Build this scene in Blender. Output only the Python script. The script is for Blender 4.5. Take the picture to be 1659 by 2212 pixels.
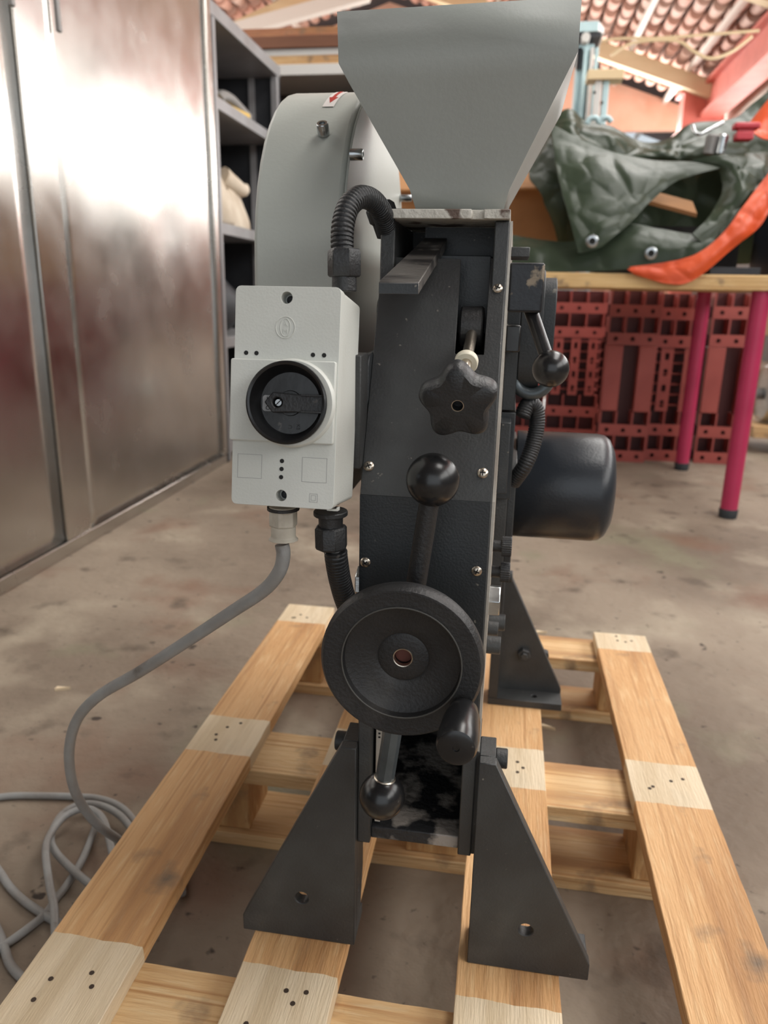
import bpy, bmesh, math, random
from mathutils import Vector, Matrix
random.seed(7)
for o in list(bpy.data.objects): bpy.data.objects.remove(o, do_unlink=True)
scene = bpy.context.scene
COL = scene.collection

# ------------------------------------------------------------------ camera
F_PX = 1630.0
R = Matrix(((0.98688409, -0.06266706, 0.14877038), (0.16032728, 0.27293465, -0.94857885), (0.01884006, 0.95998933, 0.27940211)))
CAM = Vector((0, 0, 0.77))
cam_d = bpy.data.cameras.new('camera'); cam = bpy.data.objects.new('camera', cam_d); COL.objects.link(cam)
cam.matrix_world = Matrix.Translation(CAM) @ R.to_4x4()
cam_d.sensor_fit = 'HORIZONTAL'; cam_d.lens = 26.0; cam_d.sensor_width = 26.0 * 1659 / F_PX
cam_d.clip_start = 0.02; cam_d.clip_end = 200
cam_d.dof.use_dof = True; cam_d.dof.focus_distance = 0.60; cam_d.dof.aperture_fstop = 7.5
scene.camera = cam

def at(x, y, X=None, Y=None, Z=None):
    "world point seen at a place of the photograph, on the plane X=, Y= or Z="
    d = R @ Vector(((x - 829.5) / F_PX, -(y - 1106.0) / F_PX, -1.0))
    i, v = [(k, q) for k, q in enumerate((X, Y, Z)) if q is not None][0]
    return CAM + d * ((v - CAM[i]) / d[i])

# ------------------------------------------------------------------ world and light
w = bpy.data.worlds.new('sky'); scene.world = w; w.use_nodes = True
bg = w.node_tree.nodes['Background']; bg.inputs['Color'].default_value = (0.85, 0.93, 1.0, 1); bg.inputs['Strength'].default_value = 1.0

def area(name, loc, direction, along, sx, sy, power, color=(1, 1, 1)):
    "rectangle facing 'direction', side sx runs along 'along'"
    l = bpy.data.lights.new(name, 'AREA'); l.shape = 'RECTANGLE'; l.size = sx; l.size_y = sy; l.energy = power; l.color = color
    o = bpy.data.objects.new(name, l); COL.objects.link(o)
    z = -Vector(direction).normalized(); x = Vector(along).normalized(); y = z.cross(x)
    o.matrix_world = Matrix.Translation(loc) @ Matrix((x, y, z)).transposed().to_4x4()
    return o
WARM = (1.0, 0.97, 0.93)
area('daylight_right_windows', (3.385, 6.1, 2.675), (-1, 0, 0), (0, 1, 0), 20.0, 1.74, 620, WARM)
area('daylight_left_windows', (-6.36, 8.2, 2.9), (1, 0, 0), (0, 1, 0), 18.0, 1.7, 600, WARM)
area('daylight_door', (0.9, -3.4, 1.6), (0, 1, 0), (1, 0, 0), 4.6, 3.0, 26, (0.96, 0.98, 1.0))
area('daylight_far_window', (0.6, 15.9, 3.2), (0, -1, 0), (1, 0, 0), 5.0, 1.1, 460, WARM)
# added fill lamps under the closed roof, brightening the floor from above
area('overhead_fill_right', (1.55, 2.6, 4.45), (-0.336, 0, -1), (0, 1, 0), 6.5, 1.3, 265, WARM)
area('overhead_fill_left', (-4.3, 3.0, 5.25), (0.336, 0, -1), (0, 1, 0), 6.5, 1.3, 200, WARM)
vs = scene.view_settings
vs.view_transform = 'Standard'; vs.look = 'None'; vs.gamma = 1.0; vs.exposure = -0.3; vs.use_curve_mapping = False

# ------------------------------------------------------------------ materials
def lin(r, g, b):
    f = lambda v: (v / 255 / 12.92) if v / 255 <= 0.04045 else ((v / 255 + 0.055) / 1.055) ** 2.4
    return (f(r), f(g), f(b), 1.0)
MATS = {}
def M(name, col, rough=0.5, metal=0.0, col2=None, scale=8.0, lo=0.4, hi=0.65, detail=4.0, stretch=(1, 1, 1), spots=None, bump=0.0, bscale=60.0,
      bstretch=None, spec=0.5, rough2=None, trans=0.0, coat=0.0, alpha=None, grain=None):
    m = bpy.data.materials.new(name); m.use_nodes = True; nt = m.node_tree; N = nt.nodes; L = nt.links
    b = N['Principled BSDF']; b.inputs['Roughness'].default_value = rough; b.inputs['Metallic'].default_value = metal
    b.inputs['Specular IOR Level'].default_value = spec; b.inputs['Coat Weight'].default_value = coat
    b.inputs['Base Color'].default_value = col
    tc = N.new('ShaderNodeTexCoord')
    def mapped(s):
        mp = N.new('ShaderNodeMapping'); mp.inputs['Scale'].default_value = s; L.new(tc.outputs['Object'], mp.inputs['Vector']); return mp.outputs[0]
    cur = None
    def noise(sc, st, de=4.0, lo=0.4, hi=0.65):
        n = N.new('ShaderNodeTexNoise'); n.inputs['Scale'].default_value = sc; n.inputs['Detail'].default_value = de; L.new(mapped(st), n.inputs['Vector'])
        r = N.new('ShaderNodeValToRGB'); r.color_ramp.elements[0].position = lo; r.color_ramp.elements[1].position = hi; L.new(n.outputs['Fac'], r.inputs[0]); return r.outputs[0]
    def mix(f, a, c2):
        x = N.new('ShaderNodeMix'); x.data_type = 'RGBA'; L.new(f, x.inputs['Factor'])
        if a is None: x.inputs['A'].default_value = col
        else: L.new(a, x.inputs['A'])
        x.inputs['B'].default_value = c2; return x.outputs['Result']
    if col2 is not None: cur = mix(noise(scale, stretch, detail, lo, hi), cur, col2)
    for sp in (grain or []): cur = mix(noise(sp[1], sp[2], 6.0, sp[3], sp[4]), cur, sp[0])
    for sp in (spots or []): cur = mix(noise(sp[1], (1, 1, 1), sp[4] if len(sp) > 4 else 4.0, sp[2], sp[3]), cur, sp[0])
    if cur is not None: L.new(cur, b.inputs['Base Color'])
    if rough2 is not None:
        f = noise(scale * 1.7, stretch, 3.0, 0.3, 0.7); mr = N.new('ShaderNodeMapRange'); L.new(f, mr.inputs[0])
        mr.inputs['To Min'].default_value = rough; mr.inputs['To Max'].default_value = rough2; L.new(mr.outputs[0], b.inputs['Roughness'])
    if bump:
        n = N.new('ShaderNodeTexNoise'); n.inputs['Scale'].default_value = bscale; n.inputs['Detail'].default_value = 3.0; L.new(mapped(bstretch or stretch), n.inputs['Vector'])
        bp = N.new('ShaderNodeBump'); bp.inputs['Strength'].default_value = bump; bp.inputs['Distance'].default_value = 0.01
        L.new(n.outputs['Fac'], bp.inputs['Height']); L.new(bp.outputs[0], b.inputs['Normal'])
    MATS[name] = m
    return m

M('black', lin(49, 49, 49), 0.48, 0, lin(64, 66, 66), 18, 0.35, 0.75, spots=[(lin(120, 116, 108), 160, 0.70, 0.76), (lin(92, 90, 86), 7, 0.62, 0.85)], bump=0.10, bscale=420)
M('black_plate', lin(38, 41, 43), 0.46, 0, lin(48, 52, 55), 9, 0.35, 0.75, spots=[(lin(112, 108, 100), 120, 0.71, 0.76), (lin(86, 84, 80), 6, 0.60, 0.9)], bump=0.08, bscale=500)
M('black_gloss', lin(24, 24, 25), 0.25, 0, lin(40, 41, 42), 25, 0.45, 0.8, spots=[(lin(110, 105, 98), 90, 0.70, 0.80)], bump=0.02, bscale=80)
M('black_plastic', lin(30, 31, 33), 0.45, 0, lin(50, 50, 50), 14, 0.45, 0.85, spots=[(lin(105, 100, 94), 90, 0.70, 0.8)], bump=0.12, bscale=500)
M('wheel_black', lin(31, 31, 32), 0.5, 0, lin(46, 45, 44), 22, 0.45, 0.8, spots=[(lin(84, 80, 75), 9, 0.60, 0.85)], bump=0.12, bscale=380)
M('motor_black', lin(36, 40, 46), 0.33, 0, lin(46, 50, 55), 12, 0.4, 0.8, bump=0.04, bscale=300)
M('grey_paint', lin(178, 182, 176), 0.42, 0, lin(168, 170, 163), 5, 0.35, 0.75, spots=[(lin(142, 128, 114), 13, 0.70, 0.86), (lin(70, 62, 56), 46, 0.755, 0.78)], bump=0.03, bscale=240)
M('grey_paint_shaded', lin(156, 160, 156), 0.42, 0, lin(148, 151, 146), 5, 0.35, 0.75, spots=[(lin(142, 128, 114), 13, 0.70, 0.86), (lin(70, 62, 56), 46, 0.755, 0.78)], bump=0.03, bscale=240)  # same grey paint as the guard, darkened for the weaker light on the hopper
M('flange_paint', lin(196, 192, 182), 0.55, 0, lin(96, 78, 68), 24, 0.54, 0.585, detail=6, bump=0.3, bscale=120)
M('box_plastic', lin(206, 208, 202), 0.42, 0, lin(198, 200, 193), 12, 0.4, 0.7, spots=[(lin(120, 116, 108), 75, 0.735, 0.78), (lin(172, 170, 162), 22, 0.62, 0.9)], bump=0.05, bscale=600)
M('hole_dark', lin(22, 22, 22), 0.7)
M('side_metal', lin(186, 180, 170), 0.45, 0.25, lin(140, 128, 116), 14, 0.5, 0.8, spots=[(lin(60, 52, 46), 40, 0.70, 0.76)], bump=0.08, bscale=150)
M('worn_steel', lin(120, 116, 112), 0.42, 0.55, lin(62, 60, 60), 26, 0.42, 0.62, stretch=(0.7, 2.0, 2), detail=5, spots=[(lin(196, 190, 182), 30, 0.66, 0.78)], bump=0.15, bscale=90)
M('worn_hub', lin(38, 40, 44), 0.4, 0.3, lin(130, 116, 98), 34, 0.57, 0.61, detail=6, bump=0.06, bscale=200)
M('zinc', lin(196, 200, 202), 0.25, 1.0, lin(160, 164, 166), 40, 0.4, 0.7, stretch=(0.3, 1, 1), bump=0.05, bscale=120)
M('screw_steel', lin(196, 186, 172), 0.3, 1.0, bump=0.05, bscale=200)
M('rod_steel', lin(92, 100, 104), 0.35, 0.5, lin(70, 76, 80), 30, 0.4, 0.7, bump=0.05, bscale=120)
M('nylon', lin(222, 216, 196), 0.4)
M('rust_red', lin(96, 50, 40), 0.6)
M('beige_gland', lin(196, 190, 176), 0.5, 0, lin(166, 156, 142), 40, 0.5, 0.75)
M('cable_grey', lin(152, 153, 152), 0.5, 0, lin(132, 128, 124), 14, 0.4, 0.7, spots=[(lin(86, 78, 70), 30, 0.66, 0.8)], bump=0.1, bscale=140)
M('rim_lip', lin(74, 73, 70), 0.5)  # slightly paler ring along the inner lip of the handwheel
M('dust_plate', lin(34, 34, 36), 0.6, 0, lin(150, 142, 134), 30, 0.47, 0.56, detail=7, bump=0.2, bscale=150)
M('sticker_white', lin(225, 220, 216), 0.4)
M('sticker_red', lin(176, 52, 46), 0.45)
M('dial_grey', lin(150, 150, 150), 0.5)
# wood: grain runs along local Y (wood_y) or X (wood_x)
def wood(name, st, c1, c2, c3, pale=None):
    m = M(name, c1, 0.62, 0, c2, 3.0, 0.35, 0.7, stretch=st, grain=[(c3, 9, (st[0] * 2.2, st[1] * 2.2, st[2] * 2.2), 0.52, 0.72), (lin(150, 102, 60), 2.4, st, 0.56, 0.72), (lin(182, 136, 88), 14, tuple(q * 1.6 if q > 1 else q * 0.35 for q in st), 0.52, 0.70)],
          spots=[(lin(112, 78, 50), 11, 0.74, 0.80), (lin(120, 100, 80), 13, 0.60, 0.74, 6)], bump=0.25, bscale=26, bstretch=(st[0] * 2, st[1] * 2, st[2] * 2))
    if pale:
        nt = m.node_tree; N = nt.nodes; L = nt.links; b = N['Principled BSDF']; src = b.inputs['Base Color'].links[0].from_socket
        tc = N.new('ShaderNodeTexCoord'); sx = N.new('ShaderNodeSeparateXYZ'); L.new(tc.outputs['Object'], sx.inputs[0])
        nz = N.new('ShaderNodeTexNoise'); nz.inputs['Scale'].default_value = 40; L.new(tc.outputs['Object'], nz.inputs['Vector'])
        off = N.new('ShaderNodeMath'); off.operation = 'MULTIPLY_ADD'; L.new(nz.outputs['Fac'], off.inputs[0]); off.inputs[1].default_value = 0.008; L.new(sx.outputs[pale[0]], off.inputs[2])
        tot = None
        for (c, h) in pale[1]:
            cp = N.new('ShaderNodeMath'); cp.operation = 'COMPARE'; L.new(off.outputs[0], cp.inputs[0]); cp.inputs[1].default_value = c + 0.004; cp.inputs[2].default_value = h
            if tot is None: tot = cp.outputs[0]
            else:
                ad = N.new('ShaderNodeMath'); ad.operation = 'MAXIMUM'; L.new(tot, ad.inputs[0]); L.new(cp.outputs[0], ad.inputs[1]); tot = ad.outputs[0]
        n2 = N.new('ShaderNodeTexNoise'); n2.inputs['Scale'].default_value = 5; n2.inputs['Detail'].default_value = 5
        mp = N.new('ShaderNodeMapping'); mp.inputs['Scale'].default_value = st; L.new(tc.outputs['Object'], mp.inputs['Vector']); L.new(mp.outputs[0], n2.inputs['Vector'])
        pc = N.new('ShaderNodeValToRGB'); pc.color_ramp.elements[0].color = lin(206, 190, 160); pc.color_ramp.elements[1].color = lin(228, 214, 186); pc.color_ramp.elements[0].position = 0.4; pc.color_ramp.elements[1].position = 0.6
        L.new(n2.outputs['Fac'], pc.inputs[0])
        fm = N.new('ShaderNodeMath'); fm.operation = 'MULTIPLY'; L.new(tot, fm.inputs[0]); fm.inputs[1].default_value = 0.82
        mx = N.new('ShaderNodeMix'); mx.data_type = 'RGBA'; L.new(fm.outputs[0], mx.inputs['Factor']); L.new(src, mx.inputs['A']); L.new(pc.outputs[0], mx.inputs['B'])
        L.new(mx.outputs['Result'], b.inputs['Base Color'])
    return m
PINE = (lin(216, 172, 122), lin(200, 152, 100), lin(222, 186, 138))
YC = 0.93
wood('pine_top', (9, 0.8, 9), *PINE, pale=(1, [(0.92 - YC, 0.046), (0.50 - YC, 0.052), (1.36 - YC, 0.042)]))
wood('pine_cross', (0.8, 9, 9), lin(220, 186, 138), lin(202, 162, 112), lin(226, 200, 156))
wood('pine_block', (6, 6, 1.2), lin(206, 166, 114), lin(186, 142, 92), lin(216, 182, 132))
wood('pine_table', (0.6, 9, 9), lin(216, 182, 128), lin(202, 164, 108), lin(222, 192, 142))
wood('lumber', (0.6, 9, 9), lin(168, 112, 80), lin(140, 88, 60), lin(186, 134, 98))
wood('lumber_pale', (0.6, 9, 9), lin(206, 170, 122), lin(186, 146, 98), lin(216, 186, 142))
M('nail', lin(60, 46, 36), 0.7)
M('concrete', lin(142, 128, 112), 0.72, 0, lin(110, 96, 82), 1.6, 0.38, 0.62, detail=9, spots=[(lin(160, 148, 130), 4, 0.55, 0.75, 9), (lin(122, 118, 96), 3.3, 0.60, 0.75, 9), (lin(116, 84, 66), 2.3, 0.56, 0.72, 9), (lin(88, 76, 64), 9, 0.60, 0.74, 9), (lin(58, 48, 40), 22, 0.69, 0.73, 3), (lin(76, 66, 58), 60, 0.66, 0.76)],
  bump=0.5, bscale=34)
M('stainless', lin(202, 200, 196), 0.19, 1.0, lin(186, 182, 176), 3.5, 0.35, 0.7, spots=[(lin(120, 98, 78), 8, 0.75, 0.82)], rough2=0.29, bump=0.05, bscale=3.2, bstretch=(1, 1, 0.8))
M('cabinet_grey', lin(150, 150, 152), 0.4, 0.2, lin(136, 134, 134), 6, 0.4, 0.7, spots=[(lin(90, 76, 64), 30, 0.73, 0.78)])
M('shelf_dark', lin(50, 52, 56), 0.5, 0.1, lin(40, 42, 46), 8, 0.4, 0.7)
M('sack_cloth', lin(206, 194, 176), 0.85, 0, lin(186, 170, 150), 12, 0.4, 0.7, bump=0.3, bscale=160)
M('yellow_plastic', lin(214, 176, 84), 0.5)
M('grey_cast', lin(136, 134, 132), 0.5, 0.3)
M('dark_brown', lin(52, 42, 38), 0.6, 0, lin(66, 54, 48), 5, 0.4, 0.7)
M('pale_frame', lin(206, 204, 200), 0.5)
M('tarp_green', lin(52, 62, 48), 0.34, 0, lin(44, 54, 42), 4, 0.35, 0.7, bump=0.25, bscale=16, spec=0.27)
M('tarp_orange', lin(216, 84, 38), 0.45, 0, lin(196, 68, 30), 9, 0.4, 0.7, bump=0.4, bscale=14)
M('cardboard', lin(168, 122, 80), 0.8, 0, lin(152, 108, 70), 5, 0.4, 0.7)
M('leg_pink', lin(180, 48, 88), 0.4, 0, lin(168, 42, 80), 10, 0.4, 0.7)
M('rubber', lin(44, 48, 52), 0.7)
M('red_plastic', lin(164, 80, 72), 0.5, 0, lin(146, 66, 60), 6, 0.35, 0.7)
M('red_plastic_shaded', lin(74, 26, 26), 0.5)  # red plastic darkened to stand for shade inside the panel openings
M('lumber_dark', lin(122, 80, 58), 0.6, 0, lin(104, 66, 46), 6, 0.4, 0.7, stretch=(0.4, 3, 3))
M('navy', lin(34, 40, 52), 0.45)
M('clamp_red', lin(196, 60, 72), 0.4)
M('pale_blue', lin(186, 212, 216), 0.4, 0, lin(170, 198, 204), 8, 0.4, 0.7)
M('dark_glass', lin(40, 44, 48), 0.15)
M('cream', lin(226, 206, 168), 0.6, 0, lin(212, 188, 148), 3, 0.4, 0.7, stretch=(0.4, 2, 2))
M('white_paint', lin(226, 220, 212), 0.6)
M('girder_red', lin(206, 112, 98), 0.5, 0, lin(190, 98, 86), 4, 0.4, 0.7)
M('terracotta', lin(218, 176, 160), 0.8, 0, lin(202, 156, 140), 1.3, 0.35, 0.65, spots=[(lin(224, 186, 166), 2.2, 0.55, 0.75), (lin(120, 92, 84), 5, 0.66, 0.8)])
M('terracotta_pale', lin(220, 184, 168), 0.8, 0, lin(200, 164, 150), 1.3, 0.35, 0.65, spots=[(lin(230, 204, 190), 2.2, 0.5, 0.75)])
M('roof_deck', lin(104, 86, 80), 0.9)
M('plaster', lin(206, 198, 186), 0.8, 0, lin(186, 176, 162), 1.2, 0.35, 0.7)
M('wall_dark', lin(92, 86, 82), 0.85, 0, lin(76, 70, 66), 1.2, 0.35, 0.7)
M('brick_wall', lin(230, 194, 174), 0.85, 0, lin(220, 174, 150), 1.8, 0.35, 0.7, spots=[(lin(226, 200, 180), 3, 0.6, 0.8)])
M('chip', lin(222, 202, 170), 0.7)

# ------------------------------------------------------------------ mesh builder
class MB:
    def __init__(s, mtx=None): s.v = []; s.f = []; s.mtx = mtx or Matrix.Identity(4)
    def add(s, vs, fs):
        n = len(s.v); s.v += [s.mtx @ Vector(p) for p in vs]; s.f += [tuple(n + i for i in q) for q in fs]; return s
    def box(s, x0, x1, y0, y1, z0, z1):
        return s.add([(x0, y0, z0), (x1, y0, z0), (x1, y1, z0), (x0, y1, z0), (x0, y0, z1), (x1, y0, z1), (x1, y1, z1), (x0, y1, z1)],
                     [(0, 3, 2, 1), (4, 5, 6, 7), (0, 1, 5, 4), (1, 2, 6, 5), (2, 3, 7, 6), (3, 0, 4, 7)])
    def bar(s, a, b, wv, hv):
        "box from a to b with half vectors wv, hv"
        a, b, wv, hv = map(Vector, (a, b, wv, hv))
        q = [a - wv - hv, a + wv - hv, a + wv + hv, a - wv + hv, b - wv - hv, b + wv - hv, b + wv + hv, b - wv + hv]
        return s.add(q, [(0, 3, 2, 1), (4, 5, 6, 7), (0, 1, 5, 4), (1, 2, 6, 5), (2, 3, 7, 6), (3, 0, 4, 7)])
    def lathe(s, prof, o, ax, seg=32, ang0=0.0, caps=True):
        "prof: (distance along ax, radius)"
        ax = Vector(ax).normalized(); u = ax.orthogonal().normalized(); v = ax.cross(u); o = Vector(o); vs = []; fs = []
        for (h, r) in prof:
            for k in range(seg):
                a = ang0 + 2 * math.pi * k / seg; vs.append(o + ax * h + (u * math.cos(a) + v * math.sin(a)) * max(r, 1e-5))
        for i in range(len(prof) - 1):
            for k in range(seg):
                k2 = (k + 1) % seg; fs.append((i * seg + k, i * seg + k2, (i + 1) * seg + k2, (i + 1) * seg + k))
        if caps and prof[0][1] > 1e-4: fs.append(tuple(range(seg))[::-1])
        if caps and prof[-1][1] > 1e-4: fs.append(tuple((len(prof) - 1) * seg + k for k in range(seg)))
        return s.add(vs, fs)
    def cyl(s, a, b, r, r2=None, seg=24, ch=0.0):
        a, b = Vector(a), Vector(b); L = (b - a).length; r2 = r if r2 is None else r2
        p = [(0, r), (L, r2)] if not ch else [(0, r - ch), (ch, r), (L - ch, r2), (L, r2 - ch)]
        return s.lathe(p, a, b - a, seg)
    def sphere(s, c, r, seg=32, rings=18):
        return s.lathe([(-r * math.cos(math.pi * i / rings), r * math.sin(math.pi * i / rings)) for i in range(rings + 1)], c, (0, 0, 1), seg)
    def tube(s, pts, r, seg=12, caps=True, radii=None):
        pts = [Vector(p) for p in pts]; n = len(pts); up = None; vs = []; fs = []
        for i, p in enumerate(pts):
            t = (pts[min(i + 1, n - 1)] - pts[max(i - 1, 0)]).normalized()
            if up is None: up = t.orthogonal().normalized()
            up = (up - t * up.dot(t)).normalized(); sd = t.cross(up); rr = radii[i] if radii else r
            for k in range(seg):
                a = 2 * math.pi * k / seg; vs.append(p + (up * math.cos(a) + sd * math.sin(a)) * rr)
        for i in range(n - 1):
            for k in range(seg):
                k2 = (k + 1) % seg; fs.append((i * seg + k, i * seg + k2, (i + 1) * seg + k2, (i + 1) * seg + k))
        if caps: fs.append(tuple(range(seg))[::-1]); fs.append(tuple((n - 1) * seg + k for k in range(seg)))
        return s.add(vs, fs)
    def plate(s, outer, holes, o, u, v, t):
        "flat plate with holes: 2D outline in the (u, v) frame at o, thickness along t"
        o, u, v, t = map(Vector, (o, u, v, t)); bm = bmesh.new(); loops = []
        for lp in [outer] + list(holes):
            vv = [bm.verts.new((p[0], p[1], 0)) for p in lp]
            ee = [bm.edges.new((vv[i], vv[(i + 1) % len(vv)])) for i in range(len(vv))]; loops.append(vv)
        bm.verts.index_update()
        if holes: bmesh.ops.triangle_fill(bm, use_beauty=True, use_dissolve=False, edges=bm.edges[:])
        else: bm.faces.new(loops[0])
        bm.verts.index_update(); n = len(bm.verts)
        P = [o + u * q.co.x + v * q.co.y for q in bm.verts]
        flip = u.cross(v).dot(t) > 0; fs = []
        for f in bm.faces:
            idx = [q.index for q in f.verts]
            if f.normal.z < 0: idx = idx[::-1]
            fs.append(tuple(idx[::-1] if flip else idx)); fs.append(tuple((i + n for i in (idx if flip else idx[::-1]))))
        for li, vv in enumerate(loops):
            ar = sum(vv[i].co.x * vv[(i + 1) % len(vv)].co.y - vv[(i + 1) % len(vv)].co.x * vv[i].co.y for i in range(len(vv)))
            rev = (ar < 0) ^ (li > 0) ^ (not flip)
            for i in range(len(vv)):
                a, b = vv[i].index, vv[(i + 1) % len(vv)].index
                q = (a, b, b + n, a + n); fs.append(q[::-1] if rev else q)
        bm.free(); return s.add(P + [p + t for p in P], fs)
    def grid(s, rows):
        n = len(rows[0]); vs = [p for r in rows for p in r]
        return s.add(vs, [(i * n + j, i * n + j + 1, (i + 1) * n + j + 1, (i + 1) * n + j) for i in range(len(rows) - 1) for j in range(n - 1)])
    def build(s, name, mat, parent=None, bevel=0.0, seg=2, smooth=None, solid=0.0, sub=0, fix=True):
        me = bpy.data.meshes.new(name)
        lo = Vector([min(p[i] for p in s.v) for i in range(3)]); hi = Vector([max(p[i] for p in s.v) for i in range(3)])
        c = (lo + hi) / 2
        if parent is None: c.z = lo.z
        me.from_pydata([tuple(p - c) for p in s.v], [], s.f)
        if fix:
            bm = bmesh.new(); bm.from_mesh(me); bmesh.ops.recalc_face_normals(bm, faces=bm.faces[:]); bm.to_mesh(me); bm.free()
        me.materials.append(MATS[mat]); o = bpy.data.objects.new(name, me); COL.objects.link(o)
        o.location = c
        if parent: o.parent = parent; o.location = c - WORLD[parent.name]
        WORLD[o.name] = c
        if smooth is not None:
            for p in me.polygons: p.use_smooth = True
            me.set_sharp_from_angle(angle=math.radians(smooth))
        if solid: md = o.modifiers.new('thickness', 'SOLIDIFY'); md.thickness = solid; md.offset = 0
        if sub: md = o.modifiers.new('subdivision', 'SUBSURF'); md.levels = sub; md.render_levels = sub
        if bevel:
            md = o.modifiers.new('bevel', 'BEVEL'); md.width = bevel; md.segments = seg; md.limit_method = 'ANGLE'; md.angle_limit = math.radians(35)
            if smooth is None: 
                for p in me.polygons: p.use_smooth = True
                me.set_sharp_from_angle(angle=math.radians(50))
        return o
WORLD = {}
def thing(name, loc, label, cat, group=None):
    o = bpy.data.objects.new(name, None); COL.objects.link(o); o.location = loc; o.empty_display_size = 0.05
    WORLD[o.name] = Vector(loc); o['label'] = label; o['category'] = cat
    if group: o['group'] = group
    return o
def tag(o, label, cat, group=None):
    o['label'] = label; o['category'] = cat
    if group: o['group'] = group
    return o
def struct(o, label=None):
    o['kind'] = 'structure'
    if label: o['label'] = label
    return o
def copy_part(src, parent, world):
    c = src.copy(); COL.objects.link(c); c.parent = parent; c.location = Vector(world) - WORLD[parent.name]; WORLD[c.name] = Vector(world); return c
def circ(cx, cy, r, n=16): return [(cx + r * math.cos(2 * math.pi * k / n), cy + r * math.sin(2 * math.pi * k / n)) for k in range(n)]
def rrect(x0, x1, y0, y1, r, n=4):
    out = []
    for cx, cy, a in ((x1 - r, y1 - r, 0), (x0 + r, y1 - r, 90), (x0 + r, y0 + r, 180), (x1 - r, y0 + r, 270)):
        for k in range(n + 1): t = math.radians(a + 90 * k / n); out.append((cx + r * math.cos(t), cy + r * math.sin(t)))
    return out
def spline(pts, n=8):
    pts = [Vector(p) for p in pts]; out = []
    for i in range(len(pts) - 1):
        p0, p1, p2, p3 = pts[max(i - 1, 0)], pts[i], pts[i + 1], pts[min(i + 2, len(pts) - 1)]
        for k in range(n):
            t = k / n; out.append(0.5 * ((2 * p1) + (p2 - p0) * t + (2 * p0 - 5 * p1 + 4 * p2 - p3) * t * t + (3 * p1 - p0 - 3 * p2 + p3) * t ** 3))
    return out + [pts[-1]]
def text(body, size, mtx, name, mat, parent, depth=0.0004):
    cu = bpy.data.curves.new(name, 'FONT'); cu.body = body; cu.size = size; cu.extrude = depth; cu.align_x = 'CENTER'; cu.align_y = 'CENTER'; cu.resolution_u = 3
    t = bpy.data.objects.new(name + '_curve', cu); COL.objects.link(t)
    dg = bpy.context.evaluated_depsgraph_get(); me = bpy.data.meshes.new_from_object(t.evaluated_get(dg))
    mb = MB(mtx); mb.add([v.co.copy() for v in me.vertices], [tuple(p.vertices) for p in me.polygons])
    bpy.data.objects.remove(t, do_unlink=True); return mb.build(name, mat, parent)

# ================================================================== THE HALL
EX, WX = 3.42, -6.42
mb = MB().add([(WX, -4, 0), (EX, -4, 0), (EX, 19.6, 0), (WX, 19.6, 0), (WX, -4, -0.1), (EX, -4, -0.1), (EX, 19.6, -0.1), (WX, 19.6, -0.1)],
              [(0, 1, 2, 3), (7, 6, 5, 4), (0, 4, 5, 1), (1, 5, 6, 2), (2, 6, 7, 3), (3, 7, 4, 0)])
floor = mb.build('floor', 'concrete'); struct(floor, 'worn brownish grey concrete floor')
floor_z = 0.0
RX, RZ, SL = -2.6, 6.0, 0.336
def roof_z(x): return RZ - SL * abs(x - RX)
# side walls with window bands
def wall_side(name, x0, x1, wz0, wz1, h, mat):
    w_ = struct(MB().box(x0, x1, -4, 19.6, 0, wz0).build(name, mat))
    MB().box(x0, x1, -4, 19.6, wz1, h).build('lintel', 'plaster', w_)
    for y in (-4, 0.3, 4.3, 8.3, 12.3): MB().box(x0, x1, y, y + 0.15, wz0, wz1).build('pier', 'plaster', w_)
    MB().box(x0, x1, 16.1, 19.6, wz0, wz1).build('pier', 'plaster', w_)
wall_side('wall_right', 3.30, 3.42, 1.80, 3.55, 4.1, 'wall_dark')
wall_side('wall_left', -6.42, -6.30, 2.0, 3.8, 4.8, 'wall_dark')
for i, (x, z0, z1) in enumerate(((3.31, 1.80, 3.55), (-6.41, 2.0, 3.8))):
    pr = None
    for k in range(5):
        y0 = (-3.85, 0.45, 4.45, 8.45, 12.45)[k]; y1 = (0.3, 4.3, 8.3, 12.3, 16.1)[k]
        m = MB().box(x, x + 0.06, y0, y1, z0, z0 + 0.05).box(x, x + 0.06, y0, y1, z1 - 0.05, z1).box(x, x + 0.06, (y0 + y1) / 2 - 0.03, (y0 + y1) / 2 + 0.03, z0, z1)
        m.box(x, x + 0.06, y0, y0 + 0.05, z0, z1).box(x, x + 0.06, y1 - 0.05, y1, z0, z1)
        struct(m.build('window_%d' % (1 + k + 5 * i), 'white_paint'))
# far gable wall with a window strip, near wall with a wide door opening
m = MB(); yy = 16.05
m.plate([(WX, 0), (EX, 0), (EX, roof_z(EX)), (RX, RZ), (WX, roof_z(WX))], [rrect(-1.9, 3.0, 2.55, 3.75, 0.02, 1)], (0, yy, 0), (1, 0, 0), (0, 0, 1), (0, 0.15, 0))
struct(m.build('wall_back', 'brick_wall'), 'salmon brick gable wall at the far end of the hall')
m = MB(); m.plate([(WX, 0), (EX, 0), (EX, roof_z(EX)), (RX, RZ), (WX, roof_z(WX))], [rrect(-1.5, 3.2, 0.02, 3.2, 0.02, 1)], (0, -3.5, 0), (1, 0, 0), (0, 0, 1), (0, -0.15, 0))
struct(m.build('wall_front', 'wall_dark'))
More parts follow.
